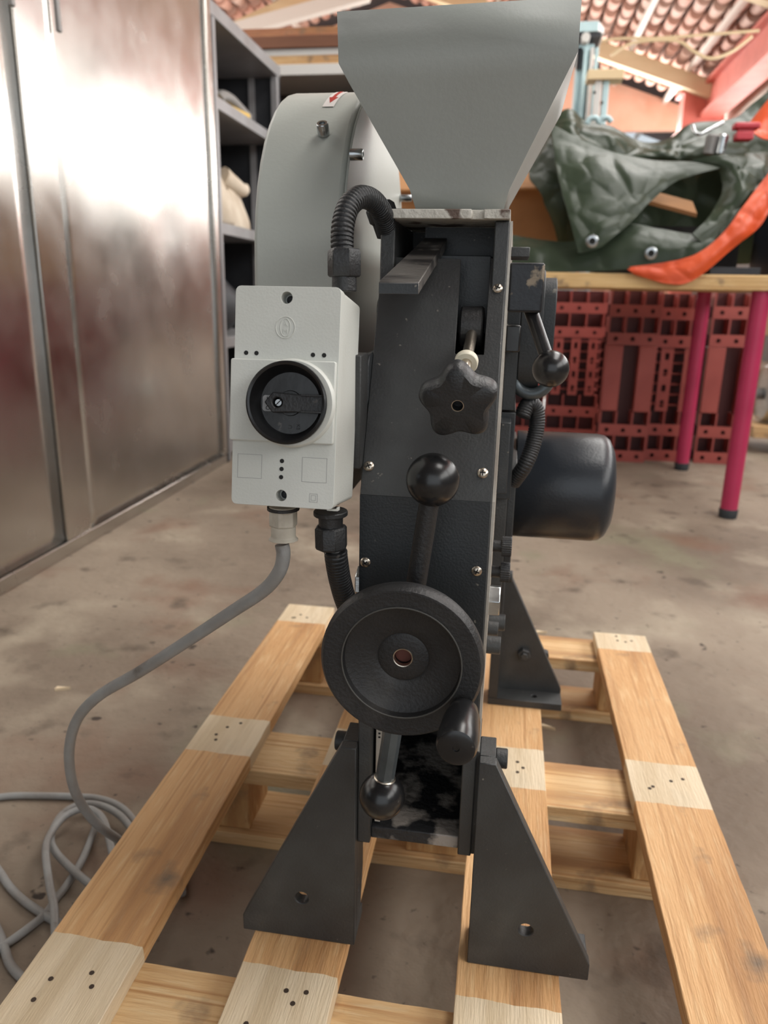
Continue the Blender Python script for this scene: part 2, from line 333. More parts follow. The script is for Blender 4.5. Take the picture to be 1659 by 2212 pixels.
# roof deck above the tiles
m = MB()
for x0, x1 in ((RX, EX + 0.2), (RX, WX - 0.2)):
    m.add([(x0, -4, roof_z(x0) + 0.16), (x1, -4, roof_z(x1) + 0.16), (x1, 19.8, roof_z(x1) + 0.16), (x0, 19.8, roof_z(x0) + 0.16),
           (x0, -4, roof_z(x0) + 0.22), (x1, -4, roof_z(x1) + 0.22), (x1, 19.8, roof_z(x1) + 0.22), (x0, 19.8, roof_z(x0) + 0.22)],
          [(0, 3, 2, 1), (4, 5, 6, 7), (0, 1, 5, 4), (1, 2, 6, 5), (2, 3, 7, 6), (3, 0, 4, 7)])
ceiling = m.build('ceiling', 'roof_deck'); struct(ceiling, 'tiled roof seen from below')
# canal tiles: rounded channels, one object each where they show
def tile_mesh(name, mat, tilt):
    n = 6; vs = []; fs = []
    for y, k_ in ((-0.19, 1.0), (0.19, 0.86)):
        for k in range(n + 1):
            a = math.pi * k / n; vs.append((0.096 * k_ * math.cos(a), y, -0.085 * k_ * math.sin(a) - (0.03 if y < 0 else 0.0)))
        vs += [(-0.096 * k_, y, 0.03), (0.096 * k_, y, 0.03)]
    w_ = n + 3
    for k in range(w_): fs.append((k, (k + 1) % w_, w_ + (k + 1) % w_, w_ + k))
    fs += [tuple(range(w_))[::-1], tuple(range(w_, 2 * w_))]
    me = bpy.data.meshes.new(name); me.from_pydata(vs, [], fs)
    bm = bmesh.new(); bm.from_mesh(me); bmesh.ops.recalc_face_normals(bm, faces=bm.faces[:]); bm.to_mesh(me); bm.free()
    me.materials.append(MATS[mat]); return me
tmesh = [tile_mesh('tile', 'terracotta', 0), tile_mesh('tile', 'terracotta_pale', 0)]
Ri = R.transposed()
def to_px(p):
    q = Ri @ (Vector(p) - CAM)
    if q.z > -0.05: return None
    return (829.5 + F_PX * q.x / -q.z, 1106 - F_PX * q.y / -q.z)
spots_ = []
for side in (1, -1):
    for i in range(28 if side > 0 else 18):
        x = RX + side * (0.12 + 0.205 * i * math.cos(math.atan(SL)) * 1.05)
        if x > EX or x < WX: continue
        for j in range(20):
            y = 6.6 + 0.47 * j + random.uniform(-0.03, 0.03)
            p = Vector((x, y, roof_z(x) + 0.10 + random.uniform(-0.012, 0.012))); q = to_px(p)
            vis = q and -30 < q[0] < 1690 and -30 < q[1] < 300 and (q[0] > 1235 or 455 < q[0] < 760)
            spots_.append((0 if vis else 1, y, p, side))
spots_.sort(key=lambda t: (t[0], t[1]))
rest = MB()
for k, (nv, y, p, side) in enumerate(spots_):
    rot = Matrix.Translation(p) @ Matrix.Rotation(math.atan(SL) * side + random.uniform(-0.05, 0.05), 4, 'Y') @ Matrix.Rotation(random.uniform(-0.04, 0.04), 4, 'Z')
    me = tmesh[1 if random.random() < 0.3 else 0]
    if k < 290 and nv == 0:
        o = bpy.data.objects.new('tile', me); COL.objects.link(o); o.parent = ceiling; o.matrix_local = Matrix.Translation(-WORLD[ceiling.name]) @ rot
    else:
        rest.mtx = rot; rest.add([v.co.copy() for v in me.vertices], [tuple(f.vertices) for f in me.polygons])
if rest.v:
    o = rest.build('tiles_beyond', 'terracotta', ceiling, fix=False); o['kind'] = 'stuff'
# purlins (along the hall), rafters (down the slope), eave girder, brace
n = 1
for xr in (0.55, 1.62, 2.55, -0.5, -4.2, -5.2):
    m = MB().bar((xr, -3.4, roof_z(xr) - 0.03), (xr, 19.45, roof_z(xr) - 0.03), (0.035, 0, 0), (0, 0, 0.045)); struct(m.build('trim_%d' % n, 'white_paint')); n += 1
for yr in (2.5, 6.2, 10.2, 14.0):
    a = Vector((RX, yr, roof_z(RX) - 0.2)); b = Vector((3.25, yr, roof_z(3.25) - 0.2)); m = MB().bar(a, b, (0, 0.09, 0), (0.03, 0, 0.11)); struct(m.build('trim_%d' % n, 'cream')); n += 1
    b = Vector((WX + 0.15, yr, roof_z(WX) - 0.2)); m = MB().bar(a, b, (0, 0.09, 0), (-0.03, 0, 0.11)); struct(m.build('trim_%d' % n, 'cream')); n += 1
m = MB().box(2.90, 3.04, 0.0, 14.1, 3.62, 4.02).box(2.80, 3.14, 0.0, 14.1, 4.02, 4.08).box(2.80, 3.14, 0.0, 14.1, 3.56, 3.62); struct(m.build('trim_%d' % n, 'girder_red'), 'salmon red steel eave girder'); n += 1
m = MB().box(2.55, 3.20, 14.1, 14.5, 3.36, 3.92).box(2.48, 3.26, 14.06, 14.52, 3.92, 4.0).box(2.48, 3.26, 14.06, 14.52, 3.30, 3.36).box(2.7, 3.05, 14.15, 14.4, 0, 3.3); struct(m.build('trim_%d' % n, 'girder_red'), 'red steel column head carrying the girder'); n += 1
m = MB().bar(at(480, 74, Y=12.0), at(800, -14, Y=12.0), (0, 0.08, 0), (0.02, 0, 0.09)); struct(m.build('trim_%d' % n, 'white_paint'), 'white sloping roof brace above the cabinets'); n += 1
m = MB()
m.tube(spline([at(1262, 96, Y=9), at(1330, 84, Y=9), at(1420, 82, Y=9), at(1510, 76, Y=9), at(1640, 66, Y=9)]), 0.014, 6)
struct(m.build('trim_%d' % n, 'cream'), 'thin cream conduit under the roof'); n += 1
m = MB(); m.tube(spline([at(1320, 120, Y=9), at(1370, 92, Y=9), at(1460, 88, Y=9), at(1500, 112, Y=9), at(1535, 126, Y=9), at(1580, 112, Y=9), at(1625, 78, Y=9)]), 0.016, 6)
struct(m.build('trim_%d' % n, 'cream'), 'loose cream cable sagging under the roof'); n += 1

# ================================================================== PALLET
ZP = 0.146
pal = thing('pallet', (-0.06, YC, 0), 'light pine wooden pallet with four wide top planks under the machine', 'pallet')
top_x = ((-0.4155, -0.319), (-0.2165, -0.122), (-0.011, 0.0855), (0.198, 0.2945))
cross_y = ((0.455, 0.553), (0.872, 0.972), (1.305, 1.40))
def board(name, x0, x1, y0, y1, z0, z1, mat, along, parent, rag=0.00035):
    n_ = 40; m = MB(); rows = []
    L0, L1 = (y0, y1) if along == 'Y' else (x0, x1); W0, W1 = (x0, x1) if along == 'Y' else (y0, y1)
    for k in range(n_ + 1):
        t = L0 + (L1 - L0) * k / n_; a = W0 + random.uniform(-rag, rag); b = W1 + random.uniform(-rag, rag); dz = 0.0
        q = [(a, z0), (b, z0), (b, z1 + dz), (a, z1 + dz)]
        rows.append([((w_, t, z_) if along == 'Y' else (t, w_, z_)) for w_, z_ in q])
    vs = [p for r in rows for p in r]; fs = [(0, 1, 2, 3)[::-1], tuple(n_ * 4 + i for i in range(4))]
    for k in range(n_):
        for i in range(4): j = (i + 1) % 4; fs.append((k * 4 + i, k * 4 + j, k * 4 + 4 + j, k * 4 + 4 + i))
    m.add(vs, fs); return m.build(name, mat, parent, bevel=0.0008, seg=1)
for i, (a, b) in enumerate(top_x):
    yb = (1.402, 1.40, 1.395, 1.39)[i]
    o = board('top_plank', a, b, 0.452, yb, ZP - 0.021, ZP, 'pine_top', 'Y', pal)
    # keep the texture origin of all planks at the same place along the pallet
    me = o.data; c = WORLD[o.name]; dy = YC - c.y
    for v in me.vertices: v.co.y -= dy
    o.location.y += dy; WORLD[o.name] = Vector((c.x, YC, c.z))
    for (c0, c1) in cross_y:
        for k in range(4):
            px, py = a + 0.022 + 0.052 * random.random(), c0 + 0.02 + (c1 - c0 - 0.04) * random.random()
            MB().lathe([(0.0, 0.0025), (0.0003, 0.0024)], (px, py, ZP + 0.00025), (0, 0, 1), 10).build('nail', 'nail', o)
for (c0, c1) in cross_y:
    board('cross_board', -0.412, 0.291, c0, c1, ZP - 0.0435, ZP - 0.0215, 'pine_cross', 'X', pal)
    board('bottom_board', -0.412, 0.291, c0 - 0.004, c1 - 0.002, 0.0, 0.02, 'pine_cross', 'X', pal)
    for (xa, xb) in ((-0.405, -0.325), (-0.098, -0.025), (0.208, 0.286)):
        m = MB().box(xa, xb, c0 + 0.006, c1 - 0.006, 0.0203, ZP - 0.0437); m.build('block', 'pine_block', pal, bevel=0.0025)

# ================================================================== MACHINE
mc = thing('feeding_machine', (-0.06, 0.84, ZP), 'black bench machine on four triangular feet with grey hopper, switch box and handwheel', 'machine')
XL, XR = -0.1138, -0.0030            # outer faces of the side plates
YB = 0.596
prof = [(YB + 0.002, 0.262), (YB + 0.002, 0.608), (0.674, 0.766), (0.678, 0.829), (1.10, 0.829), (1.12, 0.70), (1.12, 0.262)]
MB().plate(prof, [], (XL, 0, 0), (0, 1, 0), (0, 0, 1), (0.0125, 0, 0)).build('side_plate', 'black', mc, bevel=0.0012)
MB().plate(prof, [], (XR - 0.0145, 0, 0), (0, 1, 0), (0, 0, 1), (0.0125, 0, 0)).build('side_plate', 'black', mc, bevel=0.0012)
prof2 = [(YB + 0.003, 0.375), (YB + 0.003, 0.608), (0.676, 0.766), (0.680, 0.829), (1.09, 0.829), (1.11, 0.70), (1.11, 0.375)]
MB().plate(prof2, [], (XR - 0.0019, 0, 0), (0, 1, 0), (0, 0, 1), (0.0022, 0, 0)).build('side_cover', 'side_metal', mc)
MB().box(XL + 0.0125, XR - 0.0145, YB + 0.008, 1.10, 0.264, 0.277).build('bottom_plate', 'dust_plate', mc, bevel=0.001)
MB().box(XL + 0.0126, XR - 0.0146, 0.80, 0.812, 0.278, 0.8285).build('dark_backing', 'black', mc)  # black plate added behind the opening to keep the inside dark
MB().box(-0.075, -0.0195, 0.708, 0.795, 0.735, 0.803).build('feed_block', 'black_plate', mc, bevel=0.001)
MB().box(XR - 0.0021, -0.0022, 0.602, 0.66, 0.262, 0.372).build('foot_spacer', 'black', mc)
# front cover: lower vertical sheet + upper slanted sheet with an open slot
MB().box(XL, -0.0062, YB - 0.0015, YB + 0.0015, 0.405, 0.6085).build('lower_front_cover', 'black_plate', mc)
sl = Vector((0, 0.484, 1)).normalized(); so = Vector((0, YB - 0.0012, 0.6085)); nrm = Vector((0, sl.z, -sl.y))
H1 = (0.80 - 0.6085) / sl.z; hz = lambda z: (z - 0.6085) / sl.z
outl = [(XL, 0), (-0.0062, 0), (-0.0062, hz(0.80)), (-0.0195, hz(0.80)), (-0.0198, hz(0.7215)), (-0.044, hz(0.7215)), (-0.0448, hz(0.799)), (XL, hz(0.80))]
MB().plate(outl, [], so, (1, 0, 0), sl, nrm * 0.0025).build('upper_front_cover', 'black', mc, bevel=0.0004, seg=1)
# cover screws
def screw(p, nv, r=0.0044):
    nv = Vector(nv).normalized(); s = MB().lathe([(0, r), (0.0008, r), (0.0018, r * 0.8), (0.0024, r * 0.4), (0.0026, 0)], p, nv, 20).build('cover_screw', 'screw_steel', mc, smooth=40)
    u = nv.orthogonal().normalized(); v = nv.cross(u); a = random.random() * 1.5; u, v = u * math.cos(a) + v * math.sin(a), v * math.cos(a) - u * math.sin(a); c = Vector(p) + nv * 0.0024
    m = MB().bar(c - u * r * 0.55, c + u * r * 0.55, v * r * 0.11, nv * 0.0005).bar(c - v * r * 0.55, c + v * r * 0.55, u * r * 0.11, nv * 0.0005); m.build('cross_slot', 'hole_dark', s)
out_n = -nrm
def on_slant(x, z): return so + sl * hz(z) + Vector((x, 0, 0)) + out_n * 0.0002
for x, z in ((-0.1085, 0.6305), (-0.0140, 0.6299), (-0.0120, 0.7751)): screw(on_slant(x, z), out_n)
for x, z in ((-0.1084, 0.5495), (-0.0142, 0.549)): screw((x, YB - 0.0016, z), (0, -1, 0))
# hopper with flange
HZ = 0.979
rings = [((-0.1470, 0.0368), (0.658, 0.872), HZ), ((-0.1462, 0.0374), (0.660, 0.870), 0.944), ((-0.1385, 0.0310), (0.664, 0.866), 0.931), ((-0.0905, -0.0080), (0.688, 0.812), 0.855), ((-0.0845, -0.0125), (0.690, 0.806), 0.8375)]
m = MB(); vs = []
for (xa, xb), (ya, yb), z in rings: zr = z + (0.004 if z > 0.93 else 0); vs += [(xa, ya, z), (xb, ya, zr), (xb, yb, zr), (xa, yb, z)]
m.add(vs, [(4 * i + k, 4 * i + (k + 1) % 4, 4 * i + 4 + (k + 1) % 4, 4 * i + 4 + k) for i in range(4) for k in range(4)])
hop = m.build('hopper', 'grey_paint_shaded', mc, smooth=28, solid=0.0022, fix=True)
xa, xb = -0.1158, -0.0049; ya, yb = 0.666, 0.83
MB().plate([(xa, ya), (-0.0365, ya), (-0.0365, ya + 0.006), (-0.0265, ya + 0.006), (-0.0265, ya), (xb, ya), (xb, yb), (xa, yb)], [rrect(-0.082, -0.0145, 0.752, 0.797, 0.002, 1)], (0, 0, 0.8295), (1, 0, 0), (0, 1, 0), (0, 0, 0.0075)).build('hopper_flange', 'flange_paint', mc, bevel=0.0006, seg=1)
for q in ((-0.0835, -0.0815, 0.750, 0.799), (-0.0195, -0.0176, 0.750, 0.799), (-0.0814, -0.0196, 0.750, 0.752), (-0.0814, -0.0196, 0.797, 0.799)): MB().box(*q, 0.8035, 0.8293).build('light_baffle', 'black_plate', mc)  # walls added to stop light falling through the hopper into the body
# sloping feed bar
f0, f1 = at(818, 604, Y=0.600), at(905, 610, Y=0.600); f0.z = f1.z = 0.778
b0, b1 = at(917, 521, Y=0.735), at(966, 521, Y=0.735)
b0.z = b1.z = 0.819
tk = Vector((0, -0.0005, -0.0092))
m = MB().add([f0, f1, b1, b0, f0 + tk, f1 + tk, b1 + tk, b0 + tk], [(0, 1, 2, 3), (7, 6, 5, 4), (0, 4, 5, 1), (1, 5, 6, 2), (2, 6, 7, 3), (3, 7, 4, 0)])
m.build('feed_bar', 'worn_steel', mc, bevel=0.0007, seg=2)
m = MB().add([f0 + Vector((0.0004, -0.0006, -0.0012)), f1 + Vector((-0.0004, -0.0006, -0.0012)), f1 + tk + Vector((-0.0004, -0.0006, 0.0004)), f0 + tk + Vector((0.0004, -0.0006, 0.0004)), f0 + Vector((0.0004, 0.001, -0.0012)), f1 + Vector((-0.0004, 0.001, -0.0012)), f1 + tk + Vector((-0.0004, 0.001, 0.0004)), f0 + tk + Vector((0.0004, 0.001, 0.0004))], [(0, 3, 2, 1), (4, 5, 6, 7), (0, 1, 5, 4), (1, 2, 6, 5), (2, 3, 7, 6), (3, 0, 4, 7)])
m.build('bar_end', 'black_plate', mc)
# roller, stud, nylon washer and star knob
MB().lathe([(0, 0.0165), (0.0015, 0.018), (0.0185, 0.018), (0.02, 0.0165)], (-0.0425, 0.683, 0.742), (1, 0, 0), 40).build('slot_roller', 'wheel_black', mc, smooth=40)
kc = Vector((-0.0335, 0.547, 0.692)); ka = Vector((0, -0.95, -0.27)).normalized(); kr = Vector((1, 0, 0)); ku = kr.cross(ka).normalized()
if ku.z < 0: ku = -ku
def kpt(back): return kc - ka * back
end = Vector((-0.0315, 0.668, 0.737)); ax = (end - kpt(0.02)).normalized()
MB().cyl(kpt(0.018), end, 0.0048, seg=16).build('knob_stud', 'screw_steel', mc, smooth=40)
p = kpt(0.02) + ax * 0.052; MB().lathe([(0, 0.0088), (0.001, 0.0096), (0.006, 0.0096), (0.007, 0.0088)], p, ax, 28).build('nylon_washer', 'nylon', mc, smooth=40)
rs = []
for k in range(120):
    a = 2 * math.pi * k / 120; r = 0.0262 + 0.0034 * math.cos(5 * (a - math.radians(95)))
    rs.append((r, a))
m = MB(); vs = []; levels = [(0.0, 0.30), (0.0004, 0.85), (0.0020, 0.93), (0.0055, 1.0), (0.016, 1.0), (0.0205, 0.93), (0.023, 0.80), (0.0235, 0.40)]
for d, sc in levels:
    for r, a in rs:
        rr = r * sc if sc < 0.9 else r - (1 - sc) * 0.03; vs.append(kc - ka * d + (kr * math.cos(a) + ku * math.sin(a)) * rr)
nn = len(rs); fs = [(i * nn + k, i * nn + (k + 1) % nn, (i + 1) * nn + (k + 1) % nn, (i + 1) * nn + k) for i in range(len(levels) - 1) for k in range(nn)]
fs.append(tuple((len(levels) - 1) * nn + k for k in range(nn)))
hole_r = [kc + (kr * math.cos(2 * math.pi * k / nn) + ku * math.sin(2 * math.pi * k / nn)) * 0.0046 for k in range(nn)]
hole_b = [q - ka * 0.010 for q in hole_r]; base = len(vs); vs += hole_r + hole_b
fs += [(k, (k + 1) % nn, base + (k + 1) % nn, base + k) for k in range(nn)] + [(base + k, base + (k + 1) % nn, base + nn + (k + 1) % nn, base + nn + k) for k in range(nn)] + [tuple(base + nn + k for k in range(nn))]
star = MB().add(vs, fs).build('star_knob', 'black_plastic', mc, smooth=42)
MB().lathe([(0, 0.0047), (0.0006, 0.0047), (0.0006, 0.0040), (0, 0.0040)], kc - ka * 0.0012, ka, 28, 0.0, False).build('bushing_rim', 'screw_steel', star)
# handwheel, tommy bar with two balls, hub
wc = Vector((-0.0655, 0.515, 0.4985)); ay = Vector((0, 1, 0))
hw = MB().lathe([(0.022, 0.012), (0.022, 0.0555), (0.018, 0.0605), (0.010, 0.0632), (0.003, 0.0630), (-0.001, 0.0605), (-0.0012, 0.0585), (0.0012, 0.0485), (0.0008, 0.0468), (0.0012, 0.0456), (0.0060, 0.0448), (0.0072, 0.0430), (0.0102, 0.0290), (0.0115, 0.0215), (0.0125, 0.0200), (0.0115, 0.0180), (0.0112, 0.0078), (0.0205, 0.0074), (0.0205, 0.0)], wc, ay, 72).build('handwheel', 'wheel_black', mc, smooth=32)
MB().lathe([(0.0112, 0.0080), (0.0107, 0.0077), (0.0110, 0.0070), (0.0150, 0.0069), (0.0150, 0.0073), (0.0112, 0.0080)], wc, ay, 32, 0.0, False).build('bore_ring', 'screw_steel', hw, smooth=40)
n_ = 64; MB().tube([wc + Vector((0.0462 * math.cos(2 * math.pi * k / n_), 0.0006, 0.0462 * math.sin(2 * math.pi * k / n_))) for k in range(n_ + 1)], 0.0007, 8, False).build('rim_lip', 'rim_lip', hw, smooth=60)
MB().lathe([(0.0190, 0.0073), (0.0185, 0.0072), (0.0185, 0)], wc, ay, 24).build('bore_plug', 'rust_red', hw)
MB().cyl((wc.x, 0.537, wc.z), (wc.x, YB - 0.002, wc.z), 0.024, 0.027, 40).build('wheel_hub', 'black', mc, smooth=40, bevel=0.0015)
ca = Vector((-0.0160, 0.5135, 0.4665)); cb = Vector((-0.0182, 0.456, 0.4690))
cr = MB().lathe([(0, 0.0095), (0.004, 0.0115), (0.02, 0.0140), (0.042, 0.0150), (0.052, 0.0146), (0.056, 0.0132), (0.0570, 0.011), (0.0568, 0.0025), (0.0558, 0.0022), (0.0558, 0)], ca, cb - ca, 40).build('crank_handle', 'black_gloss', hw, smooth=40)
bu, bl = Vector((-0.0500, 0.5545, 0.6345)), Vector((-0.0838, 0.5545, 0.3500)); bd = (bu - bl).normalized()
bar = MB().cyl(bl + bd * 0.016, bl.lerp(bu, 0.5), 0.0082, seg=8).cyl(bl.lerp(bu, 0.5) + bd * 0.0005, bu - bd * 0.016, 0.0082, 0.0078, seg=28).build('tommy_bar', 'rod_steel', mc, smooth=40)
bar.data.materials.append(MATS['wheel_black'])
cz = WORLD[bar.name].z
for p_ in bar.data.polygons:
    if p_.center.z + cz > 0.49: p_.material_index = 1
MB().sphere(bu, 0.0204, 48, 28).build('ball_knob', 'black_gloss', mc, smooth=80)
MB().sphere(bl, 0.0200, 48, 28).build('ball_knob', 'black_gloss', mc, smooth=80)
MB().lathe([(0, 0.0088), (0.0015, 0.0096), (0.0025, 0.0088)], bl + bd * 0.0172, bd, 24).build('bar_collar', 'screw_steel', mc, smooth=40)
MB().box(-0.0985, -0.0935, YB + 0.012, YB + 0.03, 0.28, 0.40).build('index_scale', 'side_metal', mc)
for z in (0.372, 0.376, 0.380): MB().box(-0.0965, -0.0945, YB + 0.0115, YB + 0.0119, z, z + 0.0016).build('scale_mark', 'hole_dark', mc)

# feet: corner brackets (gusset + flange + base strip), bolts
def foot(xi, sgn, yg, yf, hole_z, bolt_y):
    xo = xi + sgn * 0.1145; zt = 0.370
    f = MB()
    out = [(xi, ZP), (xo, ZP), (xo, ZP + 0.018), (xi + sgn * 0.0150, zt), (xi, zt)]
    hl = [circ(xi + sgn * 0.0530, hole_z, 0.0068, 20)]
    f.plate(out, hl, (0, yg, 0), (1, 0, 0), (0, 0, 1), (0, 0.012, 0))
    g = f.build('foot_gusset', 'black', mc, bevel=0.0008, seg=1)
    y0, y1 = (yg + 0.012, yg + 0.012 + yf) if yf > 0 else (yg + yf, yg)
    if yf > 0: pl = [(y0, ZP + 0.012), (y1 - 0.012, ZP + 0.0121), (y1, ZP + 0.06), (y1, zt), (y0, zt)]
    else: pl = [(y0, ZP + 0.0121), (y1, ZP + 0.012), (y1, zt), (y0, zt)]
    MB().plate(pl, [circ((y0 + y1) / 2 - 0.006, ZP + 0.05, 0.003, 12)], (xi, 0, 0), (0, 1, 0), (0, 0, 1), (sgn * 0.0145, 0, 0)).build('side_flange', 'black', g, bevel=0.0008, seg=1)
    bx = sorted((xi, xo))
    MB().plate([(bx[0], y0), (bx[1], y0), (bx[1], y1), (bx[0], y1)], [circ(xi + sgn * 0.072, (y0 + y1) / 2, 0.0045, 16)], (0, 0, ZP), (1, 0, 0), (0, 1, 0), (0, 0, 0.012)).build('base_strip', 'black', g, bevel=0.0008, seg=1)
    for bz in ((zt - 0.014,) if yf > 0 else (zt - 0.014,)):
        MB().cyl((xi + sgn * 0.0145, (y0 + y1) / 2 + 0.004, bz), (xi + sgn * 0.0255, (y0 + y1) / 2 + 0.004, bz), 0.0092, seg=24, ch=0.0008).build('socket_bolt', 'black', g, smooth=40)
    return g
foot(-0.1140, -1, 0.589, 0.032, 0.195, 0.63)
foot(-0.0022, 1, 0.589, 0.032, 0.195, 0.63)
g1 = foot(0.0030, 1, 1.115, -0.036, 0.222, 1.09); g2 = foot(-0.1150, -1, 1.115, -0.036, 0.222, 1.09)
MB().lathe([(0, 0.0105), (0.008, 0.0105), (0.009, 0.0095), (0.009, 0.006), (0.012, 0.006), (0.013, 0.005)], (0.0555, 1.1148, 0.222), (0, -1, 0), 6).build('adjusting_nut', 'black', g1)
c = at(1177, 1413, Y=1.134); MB().cyl((c.x, 1.1272, c.z), (c.x, 1.140, c.z), 0.0060, seg=16).build('side_bolt', 'black', g1)

# right flank: lever hub, bearing plates, ring, conduit, motor, knobs, bolts
hubc = Vector((0.0, 0.706, 0.776))
hub = MB().box(-0.0030, 0.0268, 0.690, 0.735, 0.7555, 0.7968).build('lever_hub', 'worn_hub', mc, bevel=0.0022, seg=3)
lev_a, lev_b = Vector((0.0165, 0.712, 0.760)), Vector((0.0382, 0.690, 0.7080))
MB().cyl(lev_a, lev_b, 0.0062, seg=24).build('clamp_lever', 'black_gloss', mc, smooth=40)
MB().sphere(lev_b, 0.0162, 40, 24).build('ball_knob', 'black_gloss', mc, smooth=80)
MB().box(-0.0030, 0.0140, 0.735, 0.80, 0.803, 0.812).build('stop_block', 'black', mc, bevel=0.001)
MB().box(-0.0030, 0.0108, 0.742, 0.79, 0.7175, 0.7425).build('stop_block', 'black_gloss', mc, bevel=0.0015)
MB().box(-0.0029, 0.0105, 0.79, 0.83, 0.655, 0.80).build('bearing_plate', 'black_plate', mc, bevel=0.001)
MB().plate(rrect(0.79, 1.0, 0.672, 0.795, 0.03, 6), [], (0.0108, 0, 0), (0, 1, 0), (0, 0, 1), (0.022, 0, 0)).build('drive_cover', 'black_plate', mc, bevel=0.001)
MB().plate(rrect(0.815, 1.02, 0.684, 0.788, 0.03, 6), [], (0.033, 0, 0), (0, 1, 0), (0, 0, 1), (0.013, 0, 0)).build('drive_cover_rim', 'black_plate', mc, bevel=0.001)
rc = at(1149, 812, Y=0.80); pts = []
for k in range(17):
    a = math.radians(160 + 240 * k / 16 + 0); pts.append(rc + Vector((0.0185 * math.cos(a), 0, 0.0185 * math.sin(a))))
MB().tube(pts, 0.0062, 14).build('lifting_ring', 'rod_steel', mc, smooth=60)
MB().box(-0.0029, 0.0122, 0.79, 1.02, 0.560, 0.653).build('gear_plate', 'black_plate', mc, bevel=0.001)
MB().box(-0.0029, 0.0075, 0.755, 0.80, 0.575, 0.6480).build('gear_plate', 'black_plate', mc, bevel=0.001)
MB().plate(rrect(0.80, 1.08, 0.44, 0.60, 0.02, 5), [], (-0.0029, 0, 0), (0, 1, 0), (0, 0, 1), (0.0125, 0, 0)).build('motor_plate', 'black', mc, bevel=0.001)
MB().plate(rrect(0.84, 1.06, 0.455, 0.59, 0.02, 5), [], (0.0098, 0, 0), (0, 1, 0), (0, 0, 1), (0.0085, 0, 0)).build('motor_plate', 'black', mc, bevel=0.001)
mo = Vector((0.0185, 0.952, 0.539))
MB().lathe([(0, 0.0665), (0.001, 0.0675), (0.098, 0.0675), (0.1065, 0.066), (0.113, 0.061), (0.1185, 0.050), (0.121, 0.035), (0.1215, 0.0)], mo, (1, 0, 0), 72).build('motor', 'motor_black', mc, smooth=50)
def corrugated(pts, r, pitch, name, dr=0.0011, parent=None):
    sp = spline(pts, 24); L = [0]
    for i in range(1, len(sp)): L.append(L[-1] + (sp[i] - sp[i - 1]).length)
    out = []; rad = []; n_ = int(L[-1] / pitch * 6); j = 0
    for k in range(n_ + 1):
        s_ = L[-1] * k / n_
        while j < len(L) - 2 and L[j + 1] < s_: j += 1
        out.append(sp[j].lerp(sp[j + 1], (s_ - L[j]) / max(L[j + 1] - L[j], 1e-9))); rad.append(r - dr if k % 6 in (0, 1) else r)
    return MB().tube(out, r, 22, True, rad).build(name, 'black_plastic', parent or mc, smooth=60)
corrugated([at(1128, 900, Y=0.80), at(1140, 874, Y=0.805), at(1156, 880, Y=0.81), at(1160, 915, Y=0.81), at(1150, 965, Y=0.805), at(1132, 1008, Y=0.80), at(1108, 1042, Y=0.81)], 0.0085, 0.0028, 'motor_conduit', 0.0006)
for z in (0.5297, 0.5025):
    b = MB().cyl((-0.0029, 0.722, z), (0.0065, 0.722, z), 0.0060, seg=20).build('thumb_screw', 'black_plastic', mc, smooth=40)
    m = MB(); vs = []; nn = 56
    for x, k_ in ((0.006, 0.93), (0.0068, 1), (0.0150, 1), (0.0158, 0.93)):
        for k in range(nn): a = 2 * math.pi * k / nn; rr = 0.0102 * k_ * (1.0 if k % 2 else 0.945); vs.append((x, 0.722 + rr * math.cos(a), z + rr * math.sin(a)))
    fs = [(i * nn + k, i * nn + (k + 1) % nn, (i + 1) * nn + (k + 1) % nn, (i + 1) * nn + k) for i in range(3) for k in range(nn)] + [tuple(range(nn)), tuple(3 * nn + k for k in range(nn))]
    m.add(vs, fs).build('knurled_head', 'black_plastic', b)
MB().lathe([(0, 0.0150), (0.0122, 0.0150), (0.0128, 0.0138), (0.0129, 0)], (-0.0055, 0.652, 0.5005), (1, 0, 0), 6, math.radians(0)).build('hex_nut', 'zinc', mc, bevel=0.0007)
MB().lathe([(0, 0.0150), (0.0122, 0.0150), (0.0128, 0.0138), (0.0129, 0)], (XL, 0.652, 0.5085), (-1, 0, 0), 6, 0.4).build('hex_nut', 'zinc', mc, bevel=0.0007)
MB().lathe([(0, 0.0130), (0.011, 0.0130), (0.0116, 0.012), (0.0117, 0)], (XL, 0.72, 0.507), (-1, 0, 0), 6, 0.4).build('hex_nut', 'zinc', mc, bevel=0.0007)
for (x0, x1, y, px, py, r) in ((-0.003, 0.0105, 0.66, 1064, 1393, 0.0085), (-0.003, 0.008, 0.72, 1069, 1358, 0.0075), (-0.003, 0.016, 0.80, 1089, 1345, 0.0095)):
    z = at(px, py, Y=y).z; MB().cyl((x0, y, z), (x1, y, z), r, seg=24, ch=0.0007).build('socket_bolt', 'black', mc, smooth=40)
MB().plate(rrect(0.72, 0.90, 0.715, 0.765, 0.012, 4), [], (XL - 0.010, 0, 0), (0, 1, 0), (0, 0, 1), (0.0098, 0, 0)).build('left_bearing', 'black_plate', mc, bevel=0.001)
MB().plate(rrect(0.63, 0.90, 0.60, 0.72, 0.01, 4), [], (XL - 0.006, 0, 0), (0, 1, 0), (0, 0, 1), (0.0058, 0, 0)).build('box_mount', 'black_plate', mc, bevel=0.001)
MB().box(-0.150, XL - 0.0002, 0.595, 0.625, 0.63, 0.722).build('box_bracket', 'black', mc, bevel=0.001)

